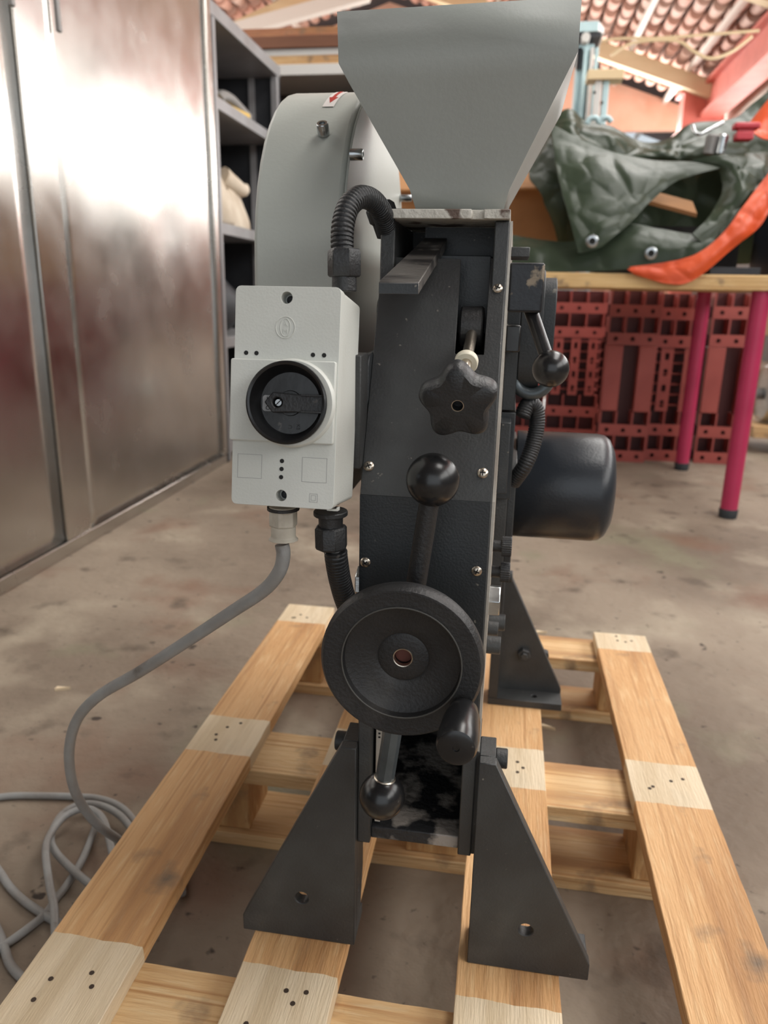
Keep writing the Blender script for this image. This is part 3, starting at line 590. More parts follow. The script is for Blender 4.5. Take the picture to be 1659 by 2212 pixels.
# wheel guard (grey)
GX0, GX1 = -0.2429, -0.1590
gp = []
for k in range(25):
    a = math.pi - math.pi * k / 24; e = 0.92
    gp.append((0.925 + 0.2035 * math.copysign(abs(math.cos(a)) ** e, math.cos(a)), 0.785 + 0.192 * math.sin(a) ** e))
outl = gp + [(1.1285, 0.56), (0.7215, 0.56)]
gd = MB().plate(outl, [], (GX0, 0, 0), (0, 1, 0), (0, 0, 1), (GX1 - GX0, 0, 0)).build('wheel_guard', 'grey_paint', mc, bevel=0.004, seg=3)
gd2 = [(0.925 + (y - 0.925) * 0.985, 0.78 + (z - 0.78) * 0.985) for y, z in outl]
MB().plate(gd2, [], (GX1 + 0.0001, 0, 0), (0, 1, 0), (0, 0, 1), (0.0022, 0, 0)).build('guard_side_sheet', 'grey_paint', gd, bevel=0.0008)
def gy(x, y): return at(x, y, X=0)
# socket bolts on the guard
def socket(p, nv, r=0.0058, h=0.0105):
    b = MB().lathe([(0, r), (h - 0.001, r), (h, r * 0.86), (h, r * 0.52), (h - 0.004, r * 0.52), (h - 0.004, 0)], p, nv, 26).build('guard_bolt', 'zinc', gd, smooth=40); return b
bp = at(697, 297, Y=0.783)
# find the place on the curved front where the bolt sits
bz = 0.9125; byy = 0.925 - 0.2035 * (max(0, 1 - ((bz - 0.785) / 0.192) ** (2 / 0.92))) ** (0.92 / 2)
bx = at(700, 300, Y=byy).x
socket((bx, byy - 0.001, bz), (0, -0.62, 0.78))
sp_ = at(757, 334, X=GX1 + 0.0024); socket(sp_, (1, 0, 0), 0.0052, 0.012)
sp_ = at(864, 428, X=GX1 + 0.0024); socket(sp_, (1, 0, 0), 0.0048, 0.016)
# arrow sticker bent over the top of the guard
def guard_pt(x, t, lift):
    a = math.pi - math.pi * t; e = 0.92
    p0 = Vector((x, 0.925 + 0.2035 * math.copysign(abs(math.cos(a)) ** e, math.cos(a)), 0.785 + 0.192 * math.sin(a) ** e)); n_ = Vector((0, math.cos(a) / 0.2, math.sin(a) / 0.19)).normalized(); return p0 + n_ * lift
def sticker(name, mat, poly_u, lift, t0=0.300, t1=0.40, x0=-0.1945, x1=-0.183, sk=0.002):
    m = MB(); rows = []
    for t, a, b in poly_u:
        tt = t0 + (t1 - t0) * t; s_ = sk * t; rows.append([guard_pt(x0 + (x1 - x0) * a + s_, tt, lift), guard_pt(x0 + (x1 - x0) * b + s_, tt, lift)])
    return m.grid(rows).build(name, mat, gd, solid=0.0003, fix=False)
sticker('arrow_sticker', 'sticker_white', [(k / 10, 0, 1) for k in range(11)], 0.0006)
sticker('red_arrow', 'sticker_red', [(0.14, 0.5, 0.5), (0.42, 0.12, 0.88), (0.421, 0.36, 0.64), (0.6, 0.36, 0.64), (0.8, 0.36, 0.64), (0.95, 0.36, 0.64)], 0.0011)

# ------------------------------------------------------------ switch box
th = math.radians(9.5)
bm_ = Matrix.Translation((-0.1955, 0.5145, 0.6175)) @ Matrix.Rotation(-th, 4, 'X')     # local: x right, y away, z up, origin = front bottom left corner
BW, BH, BD = 0.0775, 0.1575, 0.074
sb = MB(bm_)
sb.plate(rrect(0, BW, 0, BH, 0.004, 4), [circ(BW * 0.49, BH * 0.95, 0.0042, 20), circ(BW * 0.49, BH * 0.052, 0.0042, 20)], (0, 0, 0), (1, 0, 0), (0, 0, 1), (0, 0.012, 0))
box = sb.build('switch_box', 'box_plastic', mc, bevel=0.0016, seg=3)
sb = MB(bm_); o2 = [(x, z) for x, z in rrect(0.0006, BW - 0.0006, 0.0006, BH - 0.0006, 0.004, 4)]
sb.plate(rrect(0.0005, BW - 0.0005, 0.0005, BH - 0.0005, 0.004, 4), [], (0, 0.0121, 0), (1, 0, 0), (0, 0, 1), (0, BD - 0.0121, 0)); sb.build('box_body', 'box_plastic', box, bevel=0.002, seg=3)
MB(bm_).plate(rrect(-0.0012, BW * 0.985, BH * 0.30, BH * 0.672, 0.0016, 3), [], (0, -0.0042, 0), (1, 0, 0), (0, 0, 1), (0, 0.0045, 0)).build('dial_plate', 'box_plastic', box, bevel=0.0008)
for u_, v_ in ((0.115, 0.70), (0.215, 0.70), (0.755, 0.70), (0.86, 0.70), (0.49, 0.213), (0.488, 0.176), (0.486, 0.138)):
    MB(bm_).lathe([(0.0, 0.0016), (0.0004, 0.0016)], (BW * u_, 0.0001, BH * v_), (0, -1, 0), 16).build('indicator_hole', 'hole_dark', box)
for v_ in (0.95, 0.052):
    MB(bm_).lathe([(0, 0.0030), (0.0012, 0.0030), (0.0018, 0.0022), (0.0018, 0)], (BW * 0.49, 0.0119, BH * v_), (0, -1, 0), 20).build('lid_screw', 'shelf_dark', box, smooth=40)  # screw coloured dark to stand for the shade in its recess
    MB(bm_).bar((BW * 0.49 - 0.0019, 0.0100, BH * v_ - 0.0008), (BW * 0.49 + 0.0019, 0.0100, BH * v_ + 0.0008), (0.00016, 0, 0.0004), (0, 0.0003, 0)).build('screw_slot', 'hole_dark', box)
def frame_lines(x0, x1, z0, z1, t, name, y=-0.00012):
    m = MB(bm_).box(x0, x1, y, 0.0002, z0, z0 + t).box(x0, x1, y, 0.0002, z1 - t, z1).box(x0, x0 + t, y, 0.0002, z0 + t, z1 - t).box(x1 - t, x1, y, 0.0002, z0 + t, z1 - t); return m.build(name, 'dial_grey', box)
frame_lines(BW * 0.055, BW * 0.295, BH * 0.125, BH * 0.237, 0.0003, 'label_field'); frame_lines(BW * 0.685, BW * 0.925, BH * 0.122, BH * 0.236, 0.0003, 'label_field')
frame_lines(BW * 0.765, BW * 0.845, BH * 0.030, BH * 0.070, 0.00028, 'double_square_mark'); frame_lines(BW * 0.782, BW * 0.828, BH * 0.038, BH * 0.062, 0.00028, 'double_square_mark')
# embossed emblem
ec = Vector((BW * 0.485, 0.0, BH * 0.818))
def ringline(rx, rz, t, name):
    n_ = 40; pts = [ec + Vector((rx * math.cos(2 * math.pi * k / n_), -0.0001, rz * math.sin(2 * math.pi * k / n_))) for k in range(n_ + 1)]; MB(bm_).tube(pts, t, 6, False).build(name, 'box_plastic', box, smooth=60)
ringline(0.0070, 0.0076, 0.00035, 'emblem_ring'); ringline(0.0037, 0.0062, 0.00035, 'emblem_oval')
ft = bm_ @ Matrix.Translation(ec) @ Matrix.Rotation(math.pi / 2, 4, 'X')
text('A', 0.0050, ft @ Matrix.Translation((0, 0.0026, 0.0001)), 'emblem_letter', 'box_plastic', box, 0.0003)
text('M', 0.0050, ft @ Matrix.Translation((0, -0.0026, 0.0001)), 'emblem_letter', 'box_plastic', box, 0.0003)
# rotary dial
dc = Vector((BW * 0.592, -0.0042, BH * 0.478)); ny = Vector((0, -1, 0))
MB(bm_).lathe([(0, 0.0315), (0.003, 0.0315), (0.0048, 0.0300), (0.005, 0.0)], dc, ny, 64).build('dial_collar', 'box_plastic', box, smooth=40)
dial = MB(bm_).lathe([(0.0049, 0.0262), (0.016, 0.0290), (0.0178, 0.0288), (0.0184, 0.0276), (0.0178, 0.0262), (0.0065, 0.0222), (0.0060, 0.0216), (0.0060, 0.0090), (0.0072, 0.0085), (0.0072, 0)], dc, ny, 64).build('rotary_dial', 'black_gloss', box, smooth=35)
hb = [(-0.0165, 0.0), (-0.0105, 0.0072), (0.006, 0.0062), (0.0258, 0.0066), (0.0258, -0.0066), (0.006, -0.0062), (-0.0105, -0.0072)]
MB(bm_).plate(hb, [circ(-0.0070, 0, 0.0036, 20)], dc + Vector((0, -0.0066, 0)), (1, 0, 0), (0, 0, 1), (0, -0.0082, 0)).build('dial_grip', 'black_plastic', dial, bevel=0.0008)
MB(bm_).box(dc.x + 0.010, dc.x + 0.0258, dc.y - 0.0165, dc.y - 0.0146, dc.z + 0.0050, dc.z + 0.0064).box(dc.x + 0.010, dc.x + 0.0258, dc.y - 0.0165, dc.y - 0.0146, dc.z - 0.0064, dc.z - 0.0050).build('grip_ridge', 'black_plastic', dial, bevel=0.0003)
MB(bm_).lathe([(0, 0.0027), (0.003, 0.0027), (0.0034, 0.0023), (0.0034, 0)], dc + Vector((-0.0070, -0.0088, 0)), ny, 24).build('dial_screw', 'zinc', dial, smooth=40)
MB(bm_).bar(dc + Vector((-0.0088, -0.01225, -0.0018)), dc + Vector((-0.0052, -0.01225, 0.0018)), (0.0002, 0, -0.0002), (0, 0.0003, 0)).build('screw_slot', 'hole_dark', dial)
MB(bm_).plate(rrect(-0.0202, -0.0118, -0.0062, 0.0050, 0.002, 3), [], dc + Vector((0, -0.0061, 0)), (1, 0, 0), (0, 0, 1), (0, -0.0006, 0)).build('position_mark', 'dial_grey', dial)
dt = bm_ @ Matrix.Translation(dc) @ Matrix.Rotation(math.pi / 2, 4, 'X')
text('O', 0.0042, dt @ Matrix.Translation((-0.0162, -0.0040, 0.0068)), 'dial_letter', 'hole_dark', dial, 0.0002)
text('I', 0.0046, dt @ Matrix.Translation((-0.0168, 0.0022, 0.0068)), 'dial_letter', 'hole_dark', dial, 0.0002)
text('C', 0.0036, dt @ Matrix.Translation((0.0005, -0.0165, 0.0062)) @ Matrix.Rotation(math.pi, 4, 'Z'), 'embossed_letter', 'black_plastic', dial, 0.0003)
text('KB', 0.0034, dt @ Matrix.Translation((0.0062, -0.0165, 0.0062)) @ Matrix.Rotation(-math.pi / 2, 4, 'Z'), 'embossed_letter', 'black_plastic', dial, 0.0003)
MB(bm_).box(BW - 0.0075, BW + 0.0005, 0.012, 0.02, -0.0022, -0.0014).box(BW - 0.0075, BW - 0.0067, 0.012, 0.02, -0.0015, 0.0004).box(BW - 0.0003, BW + 0.0005, 0.012, 0.02, -0.0015, 0.0004).build('lid_clip', 'box_plastic', box)
# glands and cables
def gland(p, d, mat, name, parts):
    d = Vector(d).normalized(); root = None
    for i, (prof_, seg) in enumerate(parts):
        o = MB().lathe(prof_, p, d, seg, 0.3).build(name if i == 0 else 'gland_nut', mat, mc if i == 0 else root, bevel=0.0006, seg=1, smooth=35)
        if i == 0: root = o
    return root
g_ = at(608, 1103, Y=0.535); gland((g_.x, 0.540, g_.z + 0.002), (0, -0.05, -1), 'beige_gland', 'cable_gland', [([(0, 0.0110), (0.004, 0.0110), (0.004, 0.0100), (0.015, 0.0098)], 24), ([(0.0035, 0.0112), (0.015, 0.0112), (0.0155, 0.0102)], 6), ([(0.0155, 0.0098), (0.024, 0.0098), (0.0262, 0.0118), (0.0268, 0.0116), (0.0268, 0.006)], 12)])
MB().lathe([(0, 0.0125), (0.0022, 0.0125)], (g_.x, 0.540, g_.z + 0.0018), (0, 0, -1), 24).build('gland_washer', 'black_plastic', mc)
g2_ = at(714, 1108, Y=0.556); gland((g2_.x, 0.556, g2_.z + 0.002), (0.02, 0, -1), 'black_plastic', 'conduit_gland', [([(0, 0.0135), (0.004, 0.0135), (0.004, 0.0098), (0.014, 0.0095)], 24), ([(0.0125, 0.0118), (0.0145, 0.0132), (0.030, 0.0132), (0.0315, 0.0120), (0.0315, 0.007)], 8)])
corrugated([at(725, 1188, Y=0.560), at(727, 1210, Y=0.562), at(735, 1255, Y=0.572), at(752, 1310, Y=0.585), at(785, 1370, Y=0.60)], 0.0094, 0.0030, 'lower_conduit', 0.0006)
MB().tube([at(722, 1180, Y=0.558), at(727, 1215, Y=0.562)], 0.0048, 12).build('conduit_wire', 'cable_grey', mc)
g3 = at(744, 612, Y=0.588); gland((g3.x, 0.588, g3.z - 0.006), (-0.02, 0.03, 1), 'black_plastic', 'conduit_gland', [([(0, 0.0095), (0.016, 0.0093)], 24), ([(0.0105, 0.0118), (0.012, 0.0130), (0.0285, 0.0130), (0.031, 0.0118), (0.031, 0.008)], 6)])
corrugated([at(741, 556, Y=0.590), at(739, 520, Y=0.592), at(742, 480, Y=0.596), at(754, 445, Y=0.605), at(778, 426, Y=0.620), at(806, 434, Y=0.640), at(826, 462, Y=0.662), at(836, 500, Y=0.69)], 0.0088, 0.0033, 'upper_conduit', 0.0010)
e_ = at(822, 470, Y=0.70); MB().lathe([(0, 0.010), (0.004, 0.0135), (0.014, 0.0135), (0.016, 0.0115), (0.028, 0.0115)], e_ + Vector((-0.002, 0.0, 0.012)), (0.35, 0.25, -1), 8).build('conduit_gland', 'black_plastic', mc, bevel=0.0006)
k_ = at(862, 432, Y=0.80); MB().box(k_.x - 0.012, k_.x + 0.012, 0.78, 0.83, 0.836, 0.849).build('hopper_clamp', 'black_plastic', mc, bevel=0.003)
# power cable: hanging run + coils on the floor
run = [at(609, 1176, Y=0.537), at(612, 1200, Y=0.537), at(603, 1235, Y=0.540), at(570, 1275, Y=0.55), at(500, 1322, Y=0.565), at(400, 1388, Y=0.585), at(300, 1452, Y=0.605), at(215, 1502, Y=0.625), at(168, 1552, Y=0.645), at(150, 1615, Y=0.66), at(154, 1680, Y=0.68), at(172, 1730, Y=0.70), at(205, 1775, Y=0.73), at(245, 1806, Y=0.765), at(282, 1822, Y=0.80)]
last = run[-1]; run += [Vector((last.x + 0.03, last.y + 0.03, 0.06)), Vector((last.x + 0.06, last.y + 0.02, 0.008)), Vector((last.x + 0.09, last.y - 0.04, 0.008))]
pc = MB().tube(spline(run, 8), 0.0056, 14).build('power_cable', 'cable_grey', mc, smooth=70)
def fl(pts, z=0.0057, zz=None): return [at(x / 3.952, 1640 + y / 3.952, Z=(zz[i] if zz else z)) for i, (x, y) in enumerate(pts)]
coils = [fl([(-200, 350), (0, 322), (150, 310), (400, 312), (620, 318), (820, 332), (980, 380), (1090, 460), (1180, 600), (1240, 760)]),
         fl([(1240, 760), (1120, 590), (1010, 470), (860, 395), (700, 385), (560, 445), (470, 560), (435, 690), (480, 800), (600, 925), (740, 1045), (880, 1140), (1000, 1200)], 0.0165),
         fl([(1000, 1000), (900, 560), (800, 440), (680, 430), (540, 500), (430, 640), (390, 780), (420, 1050), (460, 1260), (470, 1440), (480, 1640)], 0.0275),
         fl([(-120, 800), (0, 965), (80, 1085), (200, 1205), (320, 1290), (430, 1360), (560, 1430)]),
         fl([(830, 540), (800, 620), (750, 750), (680, 900), (560, 1090), (480, 1190), (380, 1330), (220, 1460), (80, 1560), (-60, 1650)]),
         fl([(-60, 1380), (0, 1500), (40, 1620), (80, 1740), (160, 1840), (260, 1920)])]
for c in coils: MB().tube(spline(c, 8), 0.0052, 12).build('cable_coil', 'cable_grey', pc, smooth=70)

# ================================================================== STEEL CABINET AND OPEN SHELF (left)
CX = -1.25
cb_ = thing('steel_cabinet', (-1.5, 2.0, 0), 'tall stainless steel cabinet with large dented sliding doors along the left side', 'cabinet')
MB().box(-1.78, CX - 0.03, 0.2, 3.262, 0.0, 1.98).build('carcass', 'cabinet_grey', cb_)
MB().box(CX - 0.0295, CX, 0.2, 3.262, 0.0, 0.042).build('bottom_rail', 'stainless', cb_, bevel=0.003)
MB().box(CX - 0.0295, CX, 0.2, 3.262, 1.93, 1.98).build('top_rail', 'stainless', cb_, bevel=0.003)
MB().box(CX - 0.0295, CX + 0.004, 3.215, 3.262, 0.043, 1.929).build('end_post', 'stainless', cb_, bevel=0.004)
def panel(name, y0, y1, x, dent):
    rows = []; ny_, nz_ = 26, 44
    for i in range(nz_ + 1):
        z = 0.045 + (1.925 - 0.045) * i / nz_; rw = []
        for j in range(ny_ + 1):
            y = y0 + (y1 - y0) * j / ny_; d = 0
            for (dy, dz, s_, a) in dent: d += 0.45 * a * math.exp(-((y - dy) ** 2 + ((z - dz) * 1.3) ** 2) / s_ ** 2)
            e = min(1, 6 * min(j / ny_, 1 - j / ny_)) * min(1, 8 * min(i / nz_, 1 - i / nz_)); rw.append((x + d * e, y, z))
        rows.append(rw)
    return MB().grid(rows).build(name, 'stainless', cb_, smooth=60, solid=0.012)
panel('door', 0.25, 1.944, CX - 0.016, [(1.5, 1.1, 0.25, 0.006), (1.2, 0.6, 0.3, -0.005)])
MB().box(CX - 0.0295, CX - 0.001, 1.950, 2.082, 0.043, 1.929).build('stile', 'stainless', cb_, bevel=0.003)
panel('door', 2.086, 3.212, CX - 0.013, [(2.55, 1.02, 0.16, 0.008), (2.75, 0.98, 0.12, -0.007), (2.35, 1.15, 0.2, -0.006), (2.9, 1.2, 0.2, 0.006), (2.5, 0.55, 0.3, 0.005)])
for (px, py0, py1) in ((128, -60, 70), (26, -60, 14)):
    a_ = at(px, py1, X=CX + 0.012); b_ = at(px - 3, py0, X=CX + 0.012); MB().bar((CX + 0.012, a_.y, a_.z), (CX + 0.012, a_.y, b_.z), (0, 0.008, 0), (0.006, 0, 0)).build('door_handle', 'grey_cast', cb_, bevel=0.003)
sh = thing('open_shelf_unit', (-1.5, 3.75, 0), 'grey metal open shelf unit standing beyond the stainless cabinet', 'shelf')
MB().box(-1.80, -1.785, 3.29, 4.22, 0, 1.87).build('back_panel', 'shelf_dark', sh)
MB().box(-1.784, CX - 0.001, 4.20, 4.22, 0, 1.82).build('end_panel', 'shelf_dark', sh)
MB().box(-1.784, CX - 0.001, 3.272, 3.29, 0, 1.82).build('end_panel', 'shelf_dark', sh)
MB().box(-1.784, CX, 3.272, 4.225, 1.8205, 1.875).build('top_panel', 'cabinet_grey', sh, bevel=0.003)
for y0, y1 in ((3.2915, 3.32), (4.168, 4.199)): MB().box(CX - 0.035, CX, y0, y1, 0, 1.82).build('upright', 'cabinet_grey', sh, bevel=0.003)
MB().box(CX - 0.16, CX - 0.13, 4.185, 4.1995, 0, 1.82).build('upright', 'cabinet_grey', sh)
for z in (1.535, 1.045, 0.56, 0.08): MB().box(-1.784, CX - 0.036, 3.2905, 4.1995, z - 0.03, z).box(CX - 0.0355, CX - 0.003, 3.3205, 4.1675, z - 0.045, z + 0.002).build('shelf_board', 'cabinet_grey', sh, bevel=0.002)
bt = thing('yellow_bottle', (-1.35, 3.43, 1.5352), 'pale yellow plastic bottle at the near end of the upper shelf', 'bottle')
MB().lathe([(0, 0.036), (0.004, 0.04), (0.17, 0.04), (0.20, 0.022), (0.215, 0.02)], (-1.35, 3.43, 1.5353), (0, 0, 1), 24).build('bottle_body', 'yellow_plastic', bt, smooth=40)
MB().lathe([(0, 0.03), (0.03, 0.03), (0.034, 0.026)], (-1.35, 3.43, 1.7505), (0, 0, 1), 20).build('cap', 'lumber_pale', bt, smooth=40)
cl = thing('cast_clamp', (-1.33, 3.66, 1.5352), 'dull grey metal clamp lying on the upper shelf beside the yellow bottle', 'clamp')
MB().bar((-1.36, 3.52, 1.564), (-1.30, 3.82, 1.558), (0.02, 0, 0), (0, 0, 0.014)).build('clamp_bar', 'yellow_plastic', cl, bevel=0.004)
MB().tube(spline([(-1.34, 3.56, 1.578), (-1.34, 3.60, 1.60), (-1.33, 3.68, 1.605), (-1.32, 3.78, 1.585), (-1.31, 3.86, 1.565)], 6), 0.026, 12).build('clamp_jaw', 'grey_cast', cl, smooth=50)
MB().lathe([(0, 0.03), (0.05, 0.034), (0.06, 0.02)], (-1.32, 3.80, 1.548), (0, 1, 0.1), 16).build('clamp_screw', 'grey_cast', cl, smooth=40)
# sack slumped on the lower shelf
def blob(c, rad, seed, amp=0.12, seg=40, rings=28, flat=None):
    rnd = random.Random(seed); ph = [(rnd.uniform(0, 6.3), rnd.uniform(1, 4), rnd.uniform(1, 4)) for _ in range(6)]; vs = []; fs = []
    for i in range(rings + 1):
        t = math.pi * i / rings
        for j in range(seg):
            a = 2 * math.pi * j / seg; k = 1 + amp * sum(math.sin(p0 + round(f1_) * a) * math.sin(f2_ * t) for p0, f1_, f2_ in ph) / 2.5
            z = -math.cos(t) * rad[2] * k
            p = [c[0] + rad[0] * k * math.sin(t) * math.cos(a), c[1] + rad[1] * k * math.sin(t) * math.sin(a), c[2] + z]
            if flat is not None and p[2] < flat: p[2] = flat + (0.0005 * (i % 2))
            vs.append(tuple(p))
    for i in range(rings):
        for j in range(seg): j2 = (j + 1) % seg; fs.append((i * seg + j, i * seg + j2, (i + 1) * seg + j2, (i + 1) * seg + j))
    return MB().add(vs, fs)
sk = thing('cloth_sack', (-1.40, 3.5, 1.0472), 'cream cloth sack slumped on the middle shelf', 'sack')
def cone_sack(cx, cy, z0, h, r0, ry, lean, seed):
    rnd = random.Random(seed); vs = []; fs = []; n_, q = 36, 22; ph = [rnd.uniform(0, 6) for _ in range(4)]
    for i in range(q + 1):
        t = i / q; rr = (1 - t ** 1.7) * (1 + 0.05 * math.sin(9 * t)) + 0.02
        for j in range(n_):
            a = 2 * math.pi * j / n_; k = rr * (1 + 0.07 * math.sin(3 * a + ph[0] + 3 * t) + 0.05 * math.sin(7 * a + ph[1]) * (1 - t)); vs.append((cx + r0 * k * math.cos(a), cy + lean * t + ry * k * math.sin(a), z0 + h * t))
    for i in range(q):
        for j in range(n_): j2 = (j + 1) % n_; fs.append((i * n_ + j, i * n_ + j2, (i + 1) * n_ + j2, (i + 1) * n_ + j))
    fs.append(tuple(range(n_))[::-1]); fs.append(tuple(q * n_ + j for j in range(n_))); return MB().add(vs, fs)
cone_sack(-1.40, 3.52, 1.0473, 0.42, 0.125, 0.20, -0.10, 3).build('sack_body', 'sack_cloth', sk, smooth=80)
cone_sack(-1.335, 3.72, 1.0474, 0.22, 0.05, 0.15, -0.05, 5).build('sack_fold', 'sack_cloth', sk, smooth=80)
MB().tube(spline([(-1.36, 3.62, 1.27), (-1.32, 3.70, 1.235), (-1.30, 3.75, 1.225), (-1.30, 3.78, 1.25)], 6), 0.028, 10, True, [0.05 - 0.035 * k / 18 for k in range(19)]).build('sack_neck', 'sack_cloth', sk, smooth=60)
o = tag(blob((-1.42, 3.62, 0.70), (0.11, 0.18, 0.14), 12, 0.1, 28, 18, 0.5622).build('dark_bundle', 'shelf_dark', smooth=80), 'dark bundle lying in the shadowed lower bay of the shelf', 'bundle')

# tall dark cupboard with boards on top, behind the shelf
wd = thing('dark_cupboard', (-1.3, 4.9, 0), 'dark brown open cupboard with pale top frame behind the shelf unit', 'cupboard')
zt = at(670, 140, Y=4.6).z
MB().box(-1.75, -0.86, 5.0, 5.03, 0, zt - 0.055).build('back_panel', 'dark_brown', wd)
MB().box(-1.75, -1.71, 4.6, 4.9995, 0, zt - 0.055).build('end_panel', 'dark_brown', wd)
MB().box(-0.90, -0.86, 4.6, 4.9995, 0, zt - 0.055).build('end_panel', 'dark_brown', wd)
MB().box(-1.77, -0.84, 4.58, 5.04, zt - 0.0545, zt).build('top_frame', 'pale_frame', wd, bevel=0.003)
MB().box(-1.7095, -0.9005, 4.70, 4.9995, 1.15, 1.18).build('shelf_board', 'dark_brown', wd)
zz = [(at(670, 119, Y=4.62).z, at(670, 136, Y=4.62).z)]
def plank(z0, z1, y0, y1, x0, x1, mat, label):
    o = MB().box(x0, x1, y0, y1, z0, z1).build('wooden_board', mat, bevel=0.002); return tag(o, label, 'board', 'boards stacked on the dark cupboard')
z1 = zt + 0.0005
h1 = at(670, 119, Y=4.6).z - z1
plank(z1, z1 + h1, 4.6, 4.72, -1.72, -0.87, 'lumber_pale', 'pale wooden board lying lowest on the dark cupboard')
zb = at(670, 104, Y=4.6).z
o = MB().box(-1.74, -0.87, 4.602, 4.75, z1 + h1 + 0.0004, zb).build('panel_sheet', 'pale_frame', bevel=0.002); tag(o, 'pale blue-white sheet between the boards on the dark cupboard', 'board')
za = at(670, 78, Y=4.6).z; zc_ = at(670, 58, Y=4.6).z
plank(zb + 0.0004, za, 4.58, 4.70, -1.76, -0.87, 'lumber_dark', 'brown wooden board second from the top of the stack on the cupboard')
plank(za + 0.0004, zc_, 4.60, 4.71, -1.80, -0.87, 'lumber', 'brown wooden board topmost on the cupboard')

# ================================================================== WORKBENCH AND WHAT LIES ON IT
TZ0, TZ1 = 0.798, 0.848
tb = thing('workbench', (0.3, 3.2, 0), 'workbench with pale wooden top and pink tubular steel legs', 'table')
MB().box(-0.56, 0.96, 2.79, 3.70, TZ0, TZ1).build('table_top', 'pine_table', tb, bevel=0.004)
for x in (0.835, -0.46):
    for y in (2.83, 3.63):
        l = MB().cyl((x, y, 0.028), (x, y, TZ0 - 0.0005), 0.030, seg=28).build('leg', 'leg_pink', tb, smooth=40)
        MB().lathe([(0, 0.031), (0.03, 0.0335), (0.034, 0.031)], (x, y, 0.0), (0, 0, 1), 28).build('rubber_foot', 'rubber', l, smooth=40)
# tarpaulin: sheets laid out by their folds
def patch(rows, nu=10, nv=10, amp=0.012, seed=1, sc=9.0):
    "rows of control points, smoothly interpolated both ways, with small creases"
    from mathutils import noise as mn
    A = [spline(r, nu) for r in rows]; cols = list(zip(*A)); B = [spline(c, nv) for c in cols]; G = list(zip(*B)); out = []
    for i, r in enumerate(G):
        rr = []
        for j, p in enumerate(r):
            q = Vector(p) * sc + Vector((seed * 3.7, 0, 0)); e = min(1, 4 * min(i / len(G), 1 - i / len(G)) + 0.15)
            q += 0.35 * mn.noise_vector(q * 0.7); dd, _ = mn.voronoi(q); d2, _ = mn.voronoi(q * 2.3)
            d = (dd[1] - dd[0]) + 0.35 * (d2[1] - d2[0]) - 0.45
            rr.append(Vector(p) + Vector((0.3 * d, -d, 0.5 * d)) * amp * e)
        out.append(rr)
    return out
A_ = lambda x, y, d: at(x, y, Y=d)
tp = thing('tarpaulin', (0.45, 3.05, TZ1), 'crumpled dark green tarpaulin with orange underside heaped on the workbench', 'tarpaulin')
green = MB()
green.grid(patch([[A_(1168, 290, 3.20), A_(1200, 250, 3.20), A_(1233, 236, 3.22), A_(1266, 262, 3.24), A_(1320, 272, 3.26), A_(1367, 299, 3.27), A_(1407, 309, 3.28), A_(1450, 298, 3.30), A_(1493, 268, 3.34), A_(1583, 256, 3.38), A_(1623, 226, 3.42), A_(1700, 165, 3.45)],
                  [A_(1145, 372, 3.10), A_(1192, 310, 3.08), A_(1235, 285, 3.08), A_(1270, 305, 3.10), A_(1325, 318, 3.12), A_(1370, 335, 3.14), A_(1410, 338, 3.15), A_(1460, 336, 3.16), A_(1510, 330, 3.20), A_(1590, 320, 3.24), A_(1640, 310, 3.28), A_(1720, 300, 3.30)],
                  [A_(1178, 432, 3.04), A_(1206, 420, 3.02), A_(1240, 400, 3.02), A_(1290, 400, 3.06), A_(1340, 400, 3.12), A_(1380, 400, 3.22), A_(1430, 400, 3.28), A_(1480, 400, 3.30), A_(1530, 390, 3.30), A_(1600, 390, 3.26), A_(1660, 390, 3.24), A_(1730, 400, 3.24)],
                  [A_(1215, 560, 3.10), A_(1228, 568, 3.10), A_(1240, 570, 3.10), A_(1290, 572, 3.14), A_(1340, 572, 3.2), A_(1380, 572, 3.3), A_(1430, 572, 3.36), A_(1480, 572, 3.38), A_(1530, 570, 3.38), A_(1600, 570, 3.34), A_(1660, 570, 3.30), A_(1730, 570, 3.28)]], 14, 24, 0.036, 1, 4.6))
# front flap with its hem
green.grid(patch([[A_(1190, 268, 3.06), A_(1290, 318, 3.02), A_(1400, 345, 3.00), A_(1490, 350, 2.98), A_(1560, 362, 2.96)],
                  [A_(1198, 330, 2.95), A_(1280, 355, 2.92), A_(1360, 375, 2.90), A_(1425, 385, 2.90), A_(1466, 388, 2.92)],
                  [A_(1212, 400, 2.87), A_(1280, 410, 2.85), A_(1335, 422, 2.84), A_(1380, 430, 2.84), A_(1408, 432, 2.86)],
                  [A_(1231, 475, 2.80), A_(1268, 480, 2.79), A_(1305, 484, 2.78), A_(1340, 484, 2.79), A_(1362, 480, 2.80)],
                  [A_(1250, 546, 2.765), A_(1262, 545, 2.765), A_(1275, 542, 2.765), A_(1288, 538, 2.765), A_(1300, 533, 2.765)]], 22, 24, 0.024, 2, 4.6))
# sheet right of the opening
green.grid(patch([[A_(1490, 345, 3.00), A_(1560, 335, 2.98), A_(1620, 330, 3.00), A_(1690, 326, 3.05)],
                  [A_(1556, 366, 2.96), A_(1590, 362, 2.92), A_(1630, 358, 2.92), A_(1690, 352, 2.96)],
                  [A_(1561, 416, 2.92), A_(1590, 410, 2.88), A_(1622, 402, 2.88), A_(1660, 385, 2.90)],
                  [A_(1532, 468, 2.86), A_(1558, 468, 2.83), A_(1582, 460, 2.83), A_(1604, 448, 2.84)],
                  [A_(1494, 506, 2.80), A_(1508, 518, 2.79), A_(1522, 528, 2.79), A_(1538, 535, 2.79)]], 20, 20, 0.032, 3, 5.5))
